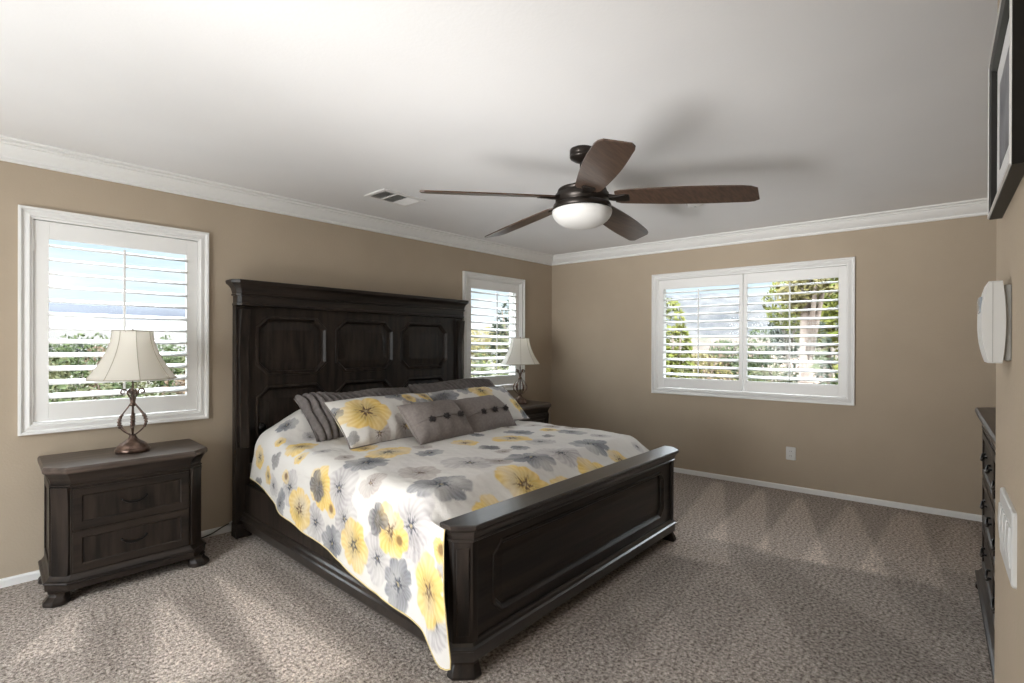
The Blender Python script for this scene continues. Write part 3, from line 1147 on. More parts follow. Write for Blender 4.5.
# ------------------------------------------------------------------ pillows
def pillow_mesh(w, h, t, seed, nx=70, ny=50, ruche=0.0, flange=0.0):
    """local x width, y height (0 at the bottom edge), z towards the front; returns points per side"""
    xs = np.linspace(-1, 1, nx)
    ys = np.linspace(-1, 1, ny)
    X, Y = np.meshgrid(xs, ys)
    # edges pulled in between the corners
    px = X * (1 - 0.045 * (1 - Y ** 2) * np.abs(X) ** 3)
    py = Y * (1 - 0.075 * (1 - X ** 2) * np.abs(Y) ** 3)
    prof = (1 - np.abs(X) ** 2.6).clip(0) ** 0.55 * (1 - np.abs(Y) ** 2.4).clip(0) ** 0.6
    th = t * prof
    wx, wy = px * w / 2, (py + 1) * h / 2
    f = 0.5 * th + 0.006 * fbm(wx, wy, 16, seed) * prof ** 0.3 + 0.003 * fbm(wx, wy, 45, seed + 1) * prof ** 0.3
    # gathers running in from the bottom edge
    f += 0.006 * np.sin(wx * 60 + 3 * fbm(wx, wy, 6, seed + 5)) * np.exp(-((Y + 1) / 0.35)) * prof ** 0.4
    if ruche:
        ph_ = wx * 2 * PI / 0.046 + 3.2 * fbm(wx, wy * 0.4, 7, seed + 2) + 1.0 * Y + 0.8 * fbm(wx, wy, 25, seed + 9)
        rp = np.abs(np.sin(ph_ / 2)) ** 0.6 * (0.75 + 0.45 * fbm(wx, wy, 9, seed + 4))
        f += ruche * (rp - 0.6) * (0.25 + prof ** 0.5)
        wy = wy + 0.014 * np.sin(ph_) * np.clip(Y, 0, 1) ** 2 * (1 - 0 * X)
    b = -0.5 * th
    return X, Y, wx, wy, f, b


def make_pillow(name, label, cat, w, h, t, mat, u, v, z, lean, yaw, seed, ruche=0.0, group=None, roll=0.0, flowers=None, pom=False, nx=70, ny=50):
    X, Y, wx, wy, f, b = pillow_mesh(w, h, t, seed, nx, ny, ruche)
    front = np.stack([wx, wy, f], -1).reshape(-1, 3)
    back = np.stack([wx, wy, b], -1).reshape(-1, 3)
    idx = np.arange(nx * ny).reshape(ny, nx)
    ff = np.stack([idx[:-1, :-1], idx[:-1, 1:], idx[1:, 1:], idx[1:, :-1]], -1).reshape(-1, 4)
    fb = ff[:, ::-1] + nx * ny
    edge = list(idx[0, :]) + list(idx[1:, -1]) + list(idx[-1, -2::-1]) + list(idx[-2:0:-1, 0])
    n = len(edge)
    side = [(edge[k], edge[k] + nx * ny, edge[(k + 1) % n] + nx * ny, edge[(k + 1) % n]) for k in range(n)]
    me = bpy.data.meshes.new(name)
    me.from_pydata(np.concatenate([front, back]).tolist(), [], ff.tolist() + fb.tolist() + [tuple(int(i) for i in s_) for s_ in side])
    me.polygons.foreach_set('use_smooth', [True] * len(me.polygons))
    if flowers is not None:
        C = np.concatenate([wx.reshape(-1)] * 2)
        D = np.concatenate([wy.reshape(-1)] * 2)
        col = np.tile(CREAM, (len(C), 1)) * (1 + 0.03 * fbm(C, D, 20, seed))[:, None]
        for k, fl in enumerate(flowers):
            paint_flower(col, C, D, fl[0], fl[1], fl[2], fl[3], k * 1.3 + seed, seed * 7 + k * 3 + 1)
        color_attr(me, col)
    me.materials.append(M[mat])
    o = bpy.data.objects.new(name, me)
    COL.objects.link(o)
    base = bed_world(u, v, z)
    rot = Matrix.Rotation(BA + yaw, 4, 'Z') @ Matrix.Rotation(lean, 4, 'X') @ Matrix.Rotation(roll, 4, 'Z')
    o.matrix_world = Matrix.Translation(base) @ rot
    tag(o, label, cat, group)

    def surf(x, y):
        j = int(np.argmin(np.abs(np.linspace(-1, 1, nx) - x / (w / 2))))
        i = int(np.argmin(np.abs(np.linspace(-1, 1, ny) - (y / (h / 2) - 1))))
        return Vector(front[i * nx + j])
    if flowers is not None:
        pp = MB()
        ring = [tuple((front[e] + back[e]) / 2) for e in edge] + [tuple((front[edge[0]] + back[edge[0]]) / 2)]
        pp.tube(ring, 0.0042, 6)
        pp.build('piping', 'grey_cloth', o)
    if pom:
        flap = MB()
        yl = h * 0.40
        pts_ = [surf(x, yl) + Vector((0, 0, 0.002)) for x in np.linspace(-w / 2 * 0.93, w / 2 * 0.93, 24)]
        up = [surf(x, yl + 0.012) + Vector((0, 0, 0.001)) for x in np.linspace(-w / 2 * 0.93, w / 2 * 0.93, 24)]
        flap.tube([tuple(p) for p in pts_], 0.003, 6)
        flap.build('flap_seam', 'grey_cloth', o)
        rs = random.Random(seed)
        for x in (-w * 0.25, 0.0, w * 0.25):
            c = surf(x, yl - 0.008) + Vector((0, 0, 0.012))
            pb = MB()
            # a tufted ball: many short stubby tufts
            pb.ball(tuple(c), 0.017, 10, 7)
            for k in range(60):
                d = Vector((rs.gauss(0, 1), rs.gauss(0, 1), rs.gauss(0, 1))).normalized()
                pb.tube([tuple(c + d * 0.010), tuple(c + d * rs.uniform(0.023, 0.030))], [0.0030, 0.0012], 4, True, True)
            pb.build('pompom', 'pompom', o)['label'] = 'black tufted pompom'
    return o


rad = math.radians
G_R, G_F, G_G = 'ruched grey shams against the headboard', 'floral shams on the bed', 'small grey pompom cushions'
make_pillow('ruched_pillow', 'dark grey ruched pillow behind the big yellow flower pillow', 'pillow', 0.98, 0.43, 0.23, 'charcoal_cloth', -0.27, 1.655, 0.700, rad(38), rad(1), 21, 0.050, G_R, nx=260, ny=90)
make_pillow('ruched_pillow', 'dark grey ruched pillow nearest the corner lamp and small window', 'pillow', 0.98, 0.45, 0.23, 'charcoal_cloth', 0.70, 1.68, 0.700, rad(40), rad(-2), 27, 0.050, G_R, nx=260, ny=90)
F1 = [(-0.02, 0.06, 0.10, 't'), (-0.22, 0.045, 0.10, 't'), (0.30, 0.10, 0.10, 'p'), (-0.25, 0.215, 0.175, 'y'), (0.07, 0.345, 0.115, 's'), (0.13, 0.235, 0.10, 't'), (0.20, 0.20, 0.105, 's'), (0.14, 0.30, 0.06, 'y'), (0.17, 0.11, 0.08, 'y'),
      (0.03, 0.075, 0.045, 'b'), (-0.395, 0.06, 0.05, 'd'), (-0.41, 0.29, 0.05, 's'), (0.32, 0.34, 0.10, 'y'), (0.36, 0.22, 0.08, 's')]
make_pillow('floral_pillow', 'white floral pillow with one big yellow flower, in front of the near ruched pillow', 'pillow', 0.86, 0.42, 0.21, 'floral', -0.29, 1.305, 0.698, rad(38), rad(1), 33, 0.0, G_F, flowers=F1, nx=200, ny=110)
F2 = [(-0.34, 0.32, 0.12, 's'), (-0.36, 0.31, 0.06, 'd'), (-0.12, 0.35, 0.09, 's'), (0.02, 0.30, 0.12, 'y'), (0.26, 0.36, 0.12, 's'), (0.33, 0.12, 0.08, 'y'), (0.34, 0.22, 0.05, 'd'), (-0.2, 0.12, 0.09, 'p'), (0.1, 0.1, 0.08, 't'), (0.37, 0.04, 0.05, 's'), (-0.36, 0.10, 0.07, 'y')]
make_pillow('floral_pillow', 'white pillow with slate grey blooms, half hidden behind the farther pompom cushion', 'pillow', 0.86, 0.42, 0.21, 'floral', 0.57, 1.335, 0.695, rad(38), rad(-2), 38, 0.0, G_F, flowers=F2, nx=200, ny=110)
make_pillow('accent_cushion', 'small grey cushion with three black pompoms, before the yellow flower pillow', 'cushion', 0.50, 0.33, 0.18, 'grey_cloth', -0.13, 1.07, 0.704, rad(44), rad(3), 45, 0.0, G_G, pom=True)
make_pillow('accent_cushion', 'small grey cushion with three black pompoms, nearer the corner lamp', 'cushion', 0.50, 0.33, 0.18, 'grey_cloth', 0.39, 1.125, 0.696, rad(44), rad(5), 52, 0.0, G_G, pom=True)


# ------------------------------------------------------------------ nightstands and dresser
def bail_handle(parent, x, y, z, w, drop=0.022, mat='iron'):
    hd = MB()
    for sg in (-1, 1):
        hd.lathe([(0.0005, 0), (0.011, 0), (0.011, 0.003), (0.006, 0.005), (0.005, 0.016), (0.0005, 0.018)], n=12)
        # turn the rosette to face front (-y)
        k = len(hd.v)
        cnt = 12 * 6
        base = k - cnt - 24
        for i in range(base, k):
            a, b, c = hd.v[i]
            hd.v[i] = (x + sg * w / 2 + a, y - c, z + b)
    pts = []
    for i in range(17):
        t = -1 + 2 * i / 16
        pts.append((x + t * w / 2, y - 0.017 - 0.006 * (1 - t * t), z - drop * (1 - abs(t) ** 2.5)))
    hd.tube(pts, [0.0045 + 0.003 * (1 - abs(-1 + 2 * i / 16)) for i in range(17)], 8)
    return hd.build('handle', mat, parent)


def drawer(parent, x0, x1, z0, z1, yf, handles, hw=0.11, border=0.035):
    d = MB()
    to = lambda a, b, dep: (a, yf - dep, b)
    panel_cell(d, (x0, x1, z0, z1), (x0 + border, x1 - border, z0 + border, z1 - border, 0.0), 0.006, [(0.010, -0.006), (0.013, -0.007)], to)
    ring = [(x0, z0), (x1, z0), (x1, z1), (x0, z1)]
    d.loft([[to(a, b, 0.006) for a, b in ring], [to(a, b, -0.02) for a, b in ring]], cap=False)
    o = d.build('drawer', 'wood_x', parent)
    for hx in handles:
        bail_handle(o, hx, yf + 0.007, (z0 + z1) / 2 + 0.012, hw)
    return o


def case_piece(name, loc, rz, W, D, H, rows, ncols, label, cat, group=None, topmat='wood_top'):
    """cut-corner case on a moulded base: front faces -y; origin at floor, centre of the front edge of the body"""
    r = empty(name, loc, rz)
    hw = W / 2

    def ring(g, c=0.072):
        x0, x1, y0, y1 = -hw - g, hw + g, -g, D
        cc = c + g * 0.35
        return [(x0, y1), (x0, y0 + cc), (x0 + cc, y0), (x1 - cc, y0), (x1, y0 + cc), (x1, y1)]
    zb = 0.135
    zc = H - 0.11
    body = MB()
    body.stack(ring, [(zb - 0.01, 0.0), (zc + 0.01, 0.0)])
    # sunk side panels are framed strips on the flanks
    for sg in (-1, 1):
        x = sg * hw
        for a0, a1, b0, b1 in ((0.075, 0.10, zb, zc), (D - 0.03, D, zb, zc), (0.10, D - 0.03, zc - 0.04, zc), (0.10, D - 0.03, zb, zb + 0.05)):
            body.box(min(x, x + sg * 0.008), max(x, x + sg * 0.008), a0, a1, b0, b1)
    body.build('body', 'wood', r)
    for sg in (-1, 1):
        # corner pilasters on the cut corners
        p = MB()
        c = 0.072
        ax, ay = sg * hw, c
        bx, by = sg * (hw - c), 0.0
        dx, dy = bx - ax, by - ay
        L = math.hypot(dx, dy)
        nx_, ny_ = (sg * abs(dy) / L, -abs(dx) / L)
        pts2 = [(ax + dx * 0.08, ay + dy * 0.08), (ax + dx * 0.92, ay + dy * 0.92)]
        rings = []
        for i in range(13):
            t = i / 12
            z = zb + (zc - zb) * t
            d = 0.007 + 0.010 * t ** 4 + 0.006 * (1 - t) ** 6
            q0, q1 = pts2
            rings.append([(q0[0] - nx_ * 0.004, q0[1] - ny_ * 0.004, z), (q0[0] + nx_ * d, q0[1] + ny_ * d, z), (q1[0] + nx_ * d, q1[1] + ny_ * d, z), (q1[0] - nx_ * 0.004, q1[1] - ny_ * 0.004, z)])
        p.loft(rings)
        p.build('pilaster', 'wood', r, 0.002)
    base = MB()
    base.stack(ring, [(0.066, 0.024), (0.098, 0.026), (0.104, 0.033), (0.110, 0.030), (0.114, 0.020), (0.126, 0.011), (0.138, 0.004)])
    base.build('plinth', 'wood_x', r)
    cor = MB()
    cor.stack(ring, [(zc, 0.003), (zc + 0.005, 0.009), (zc + 0.013, 0.009), (zc + 0.016, 0.003), (zc + 0.035, 0.006), (zc + 0.055, 0.014), (zc + 0.070, 0.023), (zc + 0.076, 0.027)])
    cor.build('cornice', 'wood_x', r)
    top = MB()
    top.stack(ring, [(zc + 0.076, 0.030), (zc + 0.084, 0.035), (zc + 0.100, 0.035), (zc + 0.110, 0.029)])
    top.build('top', topmat, r)
    for sx in (-1, 1):
        for sy in (0, 1):
            f = MB()
            cx = sx * (hw - 0.03)
            cy = 0.035 if sy == 0 else D - 0.06
            rings = []
            for z, k in ((0.0, 0.054), (0.010, 0.061), (0.028, 0.059), (0.045, 0.048), (0.058, 0.045), (0.068, 0.050)):
                sh = (k - 0.045)
                rings.append([(cx + k * math.cos(a) * 0.95 + sx * sh * 0.8, cy + k * math.sin(a) * 0.95 - (0.8 * sh if sy == 0 else 0), z) for a in [PI / 8 + PI / 4 * j for j in range(8)]])
            f.loft(rings)
            f.build('foot', 'wood', r, 0.004)
    x0, x1 = -hw + 0.078, hw - 0.078
    gap = 0.010
    cw = (x1 - x0 - gap * (ncols - 1)) / ncols
    zz0 = zb + 0.012
    rh = (zc - 0.012 - zz0 - gap * (rows - 1)) / rows
    for i in range(rows):
        for j in range(ncols):
            a = x0 + j * (cw + gap)
            b = zz0 + i * (rh + gap)
            drawer(r, a, a + cw, b, b + rh, -0.001, [a + cw / 2] if ncols == 1 or cw < 0.6 else [a + cw * 0.25, a + cw * 0.75])
    return tag(r, label, cat, group)


case_piece('nightstand', (0.532, 3.392, 0), rad(0.0), 0.668, 0.440, 0.70, 2, 1, 'dark wooden two drawer nightstand with cut corners under the left window', 'nightstand', 'dark nightstands beside the bed')
case_piece('nightstand', (3.88, 3.392, 0), rad(0.0), 0.668, 0.440, 0.70, 2, 1, 'dark wooden nightstand in the far corner beyond the bed', 'nightstand', 'dark nightstands beside the bed')
# dresser along the right-hand wall, its front towards the room
dp = onright(2.99, 0.190, 0)
case_piece('dresser', dp, RA + PI, 1.50, 0.44, 1.0, 3, 2, 'dark wooden dresser with drawers, mostly hidden behind the near wall end', 'dresser')


# ------------------------------------------------------------------ table lamps
def make_lamp(loc, label, rz=0.0):
    r = empty('table_lamp', loc, rz)
    b = MB()
    b.lathe([(0.0005, 0.0), (0.082, 0.0), (0.084, 0.006), (0.084, 0.018), (0.080, 0.022), (0.076, 0.024), (0.074, 0.034), (0.062, 0.048), (0.042, 0.060), (0.026, 0.072), (0.018, 0.086), (0.014, 0.10), (0.0005, 0.104)], n=40)
    b.build('base', 'bronze', r)
    rod = MB()
    rod.tube([(0, 0, 0.09), (0, 0, 0.40)], 0.0055, 10)
    rod.lathe([(0.0005, 0.262), (0.014, 0.266), (0.018, 0.275), (0.014, 0.285), (0.009, 0.292), (0.012, 0.30), (0.009, 0.308), (0.0005, 0.31)], n=16)
    rod.build('stem', 'bronze', r)
    for k in range(6):
        a = 2 * PI * k / 6 + 0.3
        ca, sa = math.cos(a), math.sin(a)
        prof = []
        for i in range(25):
            t = i / 24
            z = 0.095 + 0.185 * t
            rr = 0.010 + 0.068 * math.sin(PI * t ** 0.85) ** 1.15 * (1 - 0.25 * t) + 0.004 * t
            prof.append((rr, z))
        w = MB()
        w.tube([(rr * ca, rr * sa, z) for rr, z in prof], 0.0034, 6)
        for i in (7, 9, 11, 13, 15):
            rr, z = prof[i]
            w.ball((rr * ca, rr * sa, z), (0.0085, 0.0085, 0.0080), 8, 6)
        w.build('cage_wire', 'bronze', r)
    for k in range(4):
        a = PI / 2 * k + 0.15
        ca, sa = math.cos(a), math.sin(a)
        pts = []
        for i in range(9):
            t = i / 8
            pts.append((0.008 + 0.018 * t ** 2, 0.285 + 0.055 * t))
        c0, z0 = 0.044, 0.338
        for i in range(18):
            t = i / 17
            an = PI - 0.2 - t * 5.0
            rr = 0.0190 * (1 - 0.55 * t)
            pts.append((c0 + rr * math.cos(an) + 0.001, z0 + 0.012 + rr * math.sin(an)))
        w = MB()
        w.tube([(rr * ca, rr * sa, z) for rr, z in pts], 0.0050, 6)
        w.build('scroll', 'bronze', r)
    # bell shade
    def rs_(t):
        return 0.214 - 0.118 * (1 - (1 - t) ** 2.1) if False else 0.096 + 0.118 * (1 - t) ** 1.75
    prof = [(rs_(i / 24), 0.428 + 0.280 * i / 24) for i in range(25)]
    sh = MB()
    n = 64
    rings = []
    for rr, z in prof:
        ring = []
        for k in range(n):
            a = 2 * PI * k / n
            # eight panels, each a little flatter than a circle
            p8 = (a % (PI / 4)) - PI / 8
            f = 0.5 * (math.cos(PI / 8) / math.cos(p8)) + 0.5
            ring.append((rr * f * math.cos(a), rr * f * math.sin(a), z))
        rings.append(ring)
    sh.loft(rings, cap=False, smooth=True)
    shade = sh.build('shade', 'shade', r)
    md = shade.modifiers.new('thickness', 'SOLIDIFY')
    md.thickness = 0.0015
    rib = MB()
    for k in range(8):
        a = PI / 4 * k
        rib.tube([((rr + 0.0012) * math.cos(a), (rr + 0.0012) * math.sin(a), z) for rr, z in prof], 0.0017, 5)
    for rr, z in ((prof[0][0], prof[0][1]), (prof[-1][0], prof[-1][1])):
        rib.tube([(rr * math.cos(2 * PI * k / 48), rr * math.sin(2 * PI * k / 48), z) for k in range(49)], 0.0032, 6)
    rib.build('shade_trim', 'shade_trim', r)
    fin = MB()
    fin.tube([(0, 0, 0.40), (0, 0, 0.705)], 0.003, 8)
    for k in range(3):
        a = 2 * PI * k / 3
        fin.tube([(0, 0, 0.700), (0.095 * math.cos(a), 0.095 * math.sin(a), 0.702)], 0.0018, 5)
    fin.lathe([(0.0005, 0.702), (0.006, 0.704), (0.008, 0.710), (0.006, 0.716), (0.003, 0.719), (0.0005, 0.722)], n=12)
    fin.build('finial', 'bronze', r)
    return tag(r, label, 'lamp', 'matching table lamps on the nightstands')


M['shade_trim'] = new_mat('tan shade trim', (0.46, 0.42, 0.35), 0.8, 0.2)[0]
make_lamp((0.557, 3.605, 0.702), 'bronze cage table lamp with cream bell shade in front of the left window')
make_lamp((3.93, 3.605, 0.702), 'bronze cage table lamp with cream bell shade near the room corner, beyond the bed')

# cord from behind the nightstand along the baseboard
cd = MB()
pc = [(0.75, 3.845, 0.012), (0.86, 3.835, 0.008), (0.95, 3.832, 0.010), (1.03, 3.838, 0.022), (1.10, 3.846, 0.048), (1.155, 3.855, 0.062)]
sm_ = []
for i in range(len(pc) - 1):
    for k in range(6):
        t = k / 6
        p0, p1, p2, p3 = [Vector(pc[min(max(j, 0), len(pc) - 1)]) for j in (i - 1, i, i + 1, i + 2)]
        sm_.append(tuple(0.5 * ((2 * p1) + (p2 - p0) * t + (2 * p0 - 5 * p1 + 4 * p2 - p3) * t * t + (3 * p1 - p0 - 3 * p2 + p3) * t ** 3)))
sm_.append(pc[-1])
cd.tube(sm_, 0.0042, 6)
o = cd.build('power_cord', 'cord')
tag(o, 'black power cord lying along the baseboard between nightstand and bed', 'cord')
pl = MB()
pl.tube([(1.145, 3.852, 0.056), (1.175, 3.857, 0.068)], 0.009, 8)
pl.build('plug', 'plastic', o)['label'] = 'white plug'

# ------------------------------------------------------------------ ceiling fan
FX, FY, FZ = 2.285, 1.625, CEIL
fan = empty('ceiling_fan', (FX, FY, FZ))
tag(fan, 'dark bronze ceiling fan with five walnut blades and a frosted glass bowl light', 'ceiling fan')
c = MB()
c.lathe([(0.0005, 0.0), (0.068, 0.0), (0.070, -0.006), (0.070, -0.030), (0.066, -0.036), (0.070, -0.040), (0.066, -0.050), (0.045, -0.064), (0.026, -0.072), (0.0005, -0.074)], n=40)
c.build('canopy', 'fan_metal', fan)
d = MB()
d.tube([(0, 0, -0.06), (0, 0, -0.20)], 0.013, 14)
d.lathe([(0.0005, -0.165), (0.030, -0.168), (0.036, -0.185), (0.042, -0.205), (0.0005, -0.206)], n=24)
d.build('downrod', 'fan_metal', fan)
mt = MB()
mt.lathe([(0.0005, -0.206), (0.055, -0.208), (0.110, -0.218), (0.136, -0.228), (0.140, -0.240), (0.130, -0.246), (0.138, -0.252), (0.150, -0.256), (0.150, -0.296), (0.140, -0.302), (0.140, -0.308), (0.160, -0.314), (0.164, -0.324), (0.164, -0.338), (0.158, -0.346), (0.0005, -0.346)], n=56)
mt.build('motor_housing', 'fan_metal', fan)
g = MB()
gp_ = [(0.0005, -0.346)] + [(0.158, -0.345)] + [(0.168 * math.cos(PI / 2 * i / 14) ** 0.9 + 0.0005, -0.350 - 0.095 * math.sin(PI / 2 * i / 14)) for i in range(15)]
g.lathe(gp_, n=56)
g.build('glass_bowl', 'frosted', fan)
FAN_A0 = rad(7.5)
for k in range(5):
    a = FAN_A0 + 2 * PI * k / 5
    arm = empty('blade_arm', (0, 0, -0.280))
    bpy.data.objects.remove(arm)
    bl = MB()
    # outline: narrow at the root, wide before the tip, tip cut slanting with rounded corners
    R0, R1 = 0.185, 0.905
    outl_top, outl_bot = [], []
    N = 26
    for i in range(N + 1):
        t = i / N
        x = R0 + (R1 - R0) * t
        hwid = 0.066 + 0.023 * math.sin(min(t / 0.62, 1) * PI / 2) - 0.010 * max(0, (t - 0.62) / 0.38) ** 1.5
        if t > 0.93:
            hwid -= 0.022 * ((t - 0.93) / 0.07) ** 2
        if t < 0.06:
            hwid -= 0.012 * ((0.06 - t) / 0.06) ** 2
        skew = 0.010 * t
        outl_top.append((x, hwid + skew * 0.4))
        outl_bot.append((x + 0.0, -hwid + skew))
    # slant the tip
    outl = [(x + (0.018 * (y / 0.08) if x > R1 - 0.08 else 0), y) for x, y in outl_bot + outl_top[::-1]]
    pitch = rad(-13)
    droop = rad(3.6)
    ringz = []
    for zz in (-0.0035, 0.0035):
        ring = []
        for x, y in outl:
            yy, z_ = y * math.cos(pitch) - zz * math.sin(pitch), y * math.sin(pitch) + zz * math.cos(pitch)
            z_ -= (x - R0) * math.tan(droop)
            ring.append((x * math.cos(a) - yy * math.sin(a), x * math.sin(a) + yy * math.cos(a), -0.283 + z_))
        ringz.append(ring)
    bl.loft(ringz)
    blo = bl.build('blade', 'blade', fan)
    ar = MB()
    secs = [(0.13, 0.026, 0.012, -0.277), (0.17, 0.024, 0.010, -0.286), (0.20, 0.026, 0.006, -0.2915), (0.235, 0.036, 0.005, -0.2925), (0.262, 0.030, 0.004, -0.2935)]
    rings = []
    for x, hw_, hz, zc in secs:
        ring = []
        for y, z_ in ((-hw_, -hz), (hw_, -hz), (hw_, hz), (-hw_, hz)):
            pf = pitch * min(1, max(0, (x - 0.13) / 0.07))
            yy, zz = y * math.cos(pf) - z_ * math.sin(pf), y * math.sin(pf) + z_ * math.cos(pf)
            ring.append((x * math.cos(a) - yy * math.sin(a), x * math.sin(a) + yy * math.cos(a), zc + zz))
        rings.append(ring)
    ar.loft(rings)
    ar.build('blade_iron', 'fan_metal', blo, 0.003)

# ------------------------------------------------------------------ ceiling vent, smoke alarm, outlet
def at_ceiling(px, py):
    dd = ray_dir(px, py)
    t = (CEIL - EYE) / dd.z
    return Vector((dd.x * t, dd.y * t, CEIL))


va, vb, vc, vd = [at_ceiling(*p) for p in ((361, 194.5), (385.5, 188), (428.5, 200), (404, 206.5))]
vcen = (va + vb + vc + vd) / 4
vx = ((vc - vb) + (vd - va)).normalized()
vrot = math.atan2(vx.y, vx.x)
VW, VD = 0.37, 0.25
vent = empty('ceiling_vent', vcen, vrot)
tag(vent, 'white rectangular air vent with dark slots in the ceiling above the headboard', 'vent')
fr = MB()
for x0, x1, y0, y1 in ((-VW / 2, VW / 2, -VD / 2, -VD / 2 + 0.030), (-VW / 2, VW / 2, VD / 2 - 0.030, VD / 2), (-VW / 2, -VW / 2 + 0.030, -VD / 2 + 0.03, VD / 2 - 0.03), (VW / 2 - 0.030, VW / 2, -VD / 2 + 0.03, VD / 2 - 0.03),
                       (-0.062, -0.048, -VD / 2 + 0.03, VD / 2 - 0.03), (0.048, 0.062, -VD / 2 + 0.03, VD / 2 - 0.03)):
    fr.box(x0, x1, y0, y1, -0.010, 0.0)
fr.build('frame', 'vent', vent, 0.002)
dk = MB()
dk.box(-VW / 2 + 0.03, VW / 2 - 0.03, -VD / 2 + 0.03, VD / 2 - 0.03, -0.002, -0.0005)
dk.build('duct_opening', 'duct', vent)
lvb = MB()
for (x0, x1, sgn) in ((-0.155, -0.062, 1), (-0.048, 0.048, 1), (0.062, 0.155, -1)):
    n_ = 8
    for i in range(n_):
        if sgn > 0:
            y = -VD / 2 + 0.038 + (VD - 0.076) * (i + 0.5) / n_
            lvb.add([(x0, y - 0.001, -0.010), (x1, y - 0.001, -0.010), (x1, y + 0.004, -0.003), (x0, y + 0.004, -0.003), (x0, y + 0.0002, -0.010), (x1, y + 0.0002, -0.010), (x1, y + 0.0052, -0.003), (x0, y + 0.0052, -0.003)],
                    [(0, 1, 2, 3), (4, 7, 6, 5), (0, 4, 5, 1), (3, 2, 6, 7)])
        else:
            x = x0 + (x1 - x0) * (i + 0.5) / n_
            lvb.add([(x - 0.007, -0.095, -0.003), (x - 0.007, 0.095, -0.003), (x + 0.004, 0.095, -0.010), (x + 0.004, -0.095, -0.010)], [(0, 1, 2, 3)])
lvb.build('louvers', 'vent', vent)

sd = MB()
sd.lathe([(0.0005, 0.0), (0.062, 0.0), (0.064, -0.008), (0.060, -0.022), (0.048, -0.032), (0.030, -0.036), (0.0005, -0.037)], n=36)
o = sd.build('smoke_alarm', 'plastic')
o.location = at_ceiling(695, 202)
tag(o, 'round white smoke alarm on the ceiling behind a fan blade', 'smoke alarm')
sb = MB()
sb.lathe([(0.0005, -0.036), (0.010, -0.036), (0.010, -0.039), (0.0005, -0.040)], n=16)
sb.build('test_button', 'plastic_grey', o)

# outlet on the back wall
oc = onback(2.637, 0.0, 0.342)
out = empty('wall_outlet', oc, math.atan2(-WN.y, -WN.x) + PI / 2)
tag(out, 'white electrical outlet low on the wall under the wide window', 'outlet')
pm = MB()
pm.loft([[(x * k, y, z * k) for x, z in chamfered(-0.040, 0.040, -0.060, 0.060, 0.006)] for y, k in ((0.0, 1), (-0.005, 0.98), (-0.007, 0.93))])
pm.build('cover_plate', 'plastic', out)
for zc in (-0.021, 0.021):
    rc = MB()
    rc.loft([[(x, y, zc + z) for x, z in chamfered(-0.017, 0.017, -0.014, 0.014, 0.008)] for y in (-0.006, -0.0095)])
    ro = rc.build('socket', 'plastic', out)
    sl = MB()
    for x in (-0.007, 0.007):
        sl.box(x - 0.0013, x + 0.0013, -0.0100, -0.0085, zc - 0.004, zc + 0.006)
    sl.build('slots', 'slot', ro)

# ------------------------------------------------------------------ things on the near wall
NW_ROT = math.atan2(RN.y, RN.x) + PI / 2      # local -y faces the room
# local x then runs against RD, so t grows to -x


def near_empty(name, t, z):
    return empty(name, onright(t, DN, z), NW_ROT)


pf = near_empty('picture_frame', 1.168, 1.738)
tag(pf, 'black framed picture with white mat hanging high on the near right wall', 'picture')
pw, ph_ = 0.396, 0.308
fm = MB()


def to_pic(a, off, z):
    return (a, off, z)


rect_frame(fm, to_pic, -pw / 2, pw / 2, -ph_ / 2, ph_ / 2, [(0.0, 0.0), (0.0, 0.018), (0.004, 0.020), (0.020, 0.017), (0.026, 0.010), (0.026, 0.0)])
fm.build('frame', 'frame_black', pf)
ed = MB()
rect_frame(ed, to_pic, -pw / 2 + 0.001, pw / 2 - 0.001, -ph_ / 2 + 0.001, ph_ / 2 - 0.001, [(0.0, 0.0185), (0.001, 0.0208), (0.005, 0.0208), (0.006, 0.0188)])
ed.build('edge_glare', 'edge_glare', pf)['label'] = 'front edge in painted glare'  # pale rim: the highlight along the frame front, put in as colour
mb_ = MB()
mb_.box(-pw / 2 + 0.020, pw / 2 - 0.020, -0.009, -0.004, -ph_ / 2 + 0.020, ph_ / 2 - 0.020)
mb_.build('mat_board', 'mat_board', pf)
pr = MB()
pr.box(-pw / 2 + 0.085, pw / 2 - 0.085, -0.0098, -0.0088, -ph_ / 2 + 0.075, ph_ / 2 - 0.075)
pr.build('photo', 'print', pf)

kp = near_empty('alarm_keypad', 1.236, 1.373)
tag(kp, 'white wall keypad panel with curved cover beside the wall end', 'keypad')
bk = MB()
bk.box(-0.048, 0.048, -0.010, 0.0, -0.066, 0.064)
bk.build('back_plate', 'plastic_grey', kp, 0.002)
cv = MB()
rings = []
for x in (-0.054, -0.052, 0.0, 0.052, 0.054):
    ring = []
    k = 0.97 if abs(x) > 0.053 else 1.0
    fr_, bk_ = [], []
    for i in range(13):
        s_ = -1 + 2 * i / 12
        fr_.append((x, -0.010 - k * (0.0285 - 0.010 * abs(s_) ** 2.2), s_ * 0.071 * k))
        bk_.append((x, -0.004 - k * (0.0065 + 0.004 * s_ ** 2) + 0.003, s_ * 0.071 * k))
    rings.append(fr_ + bk_[::-1])
cv.loft(rings, True, False)
cvo = cv.build('cover', 'plastic', kp)
sc_ = MB()
sc_.loft([[(x, -0.0391 + 0.0 * x, z) for x, z in ((-0.030, 0.018), (0.030, 0.018), (0.030, 0.046), (-0.030, 0.046))], [(x, -0.0355, z) for x, z in ((-0.030, 0.018), (0.030, 0.018), (0.030, 0.046), (-0.030, 0.046))]])
sc_.build('display', 'screen', kp)
sp = MB()
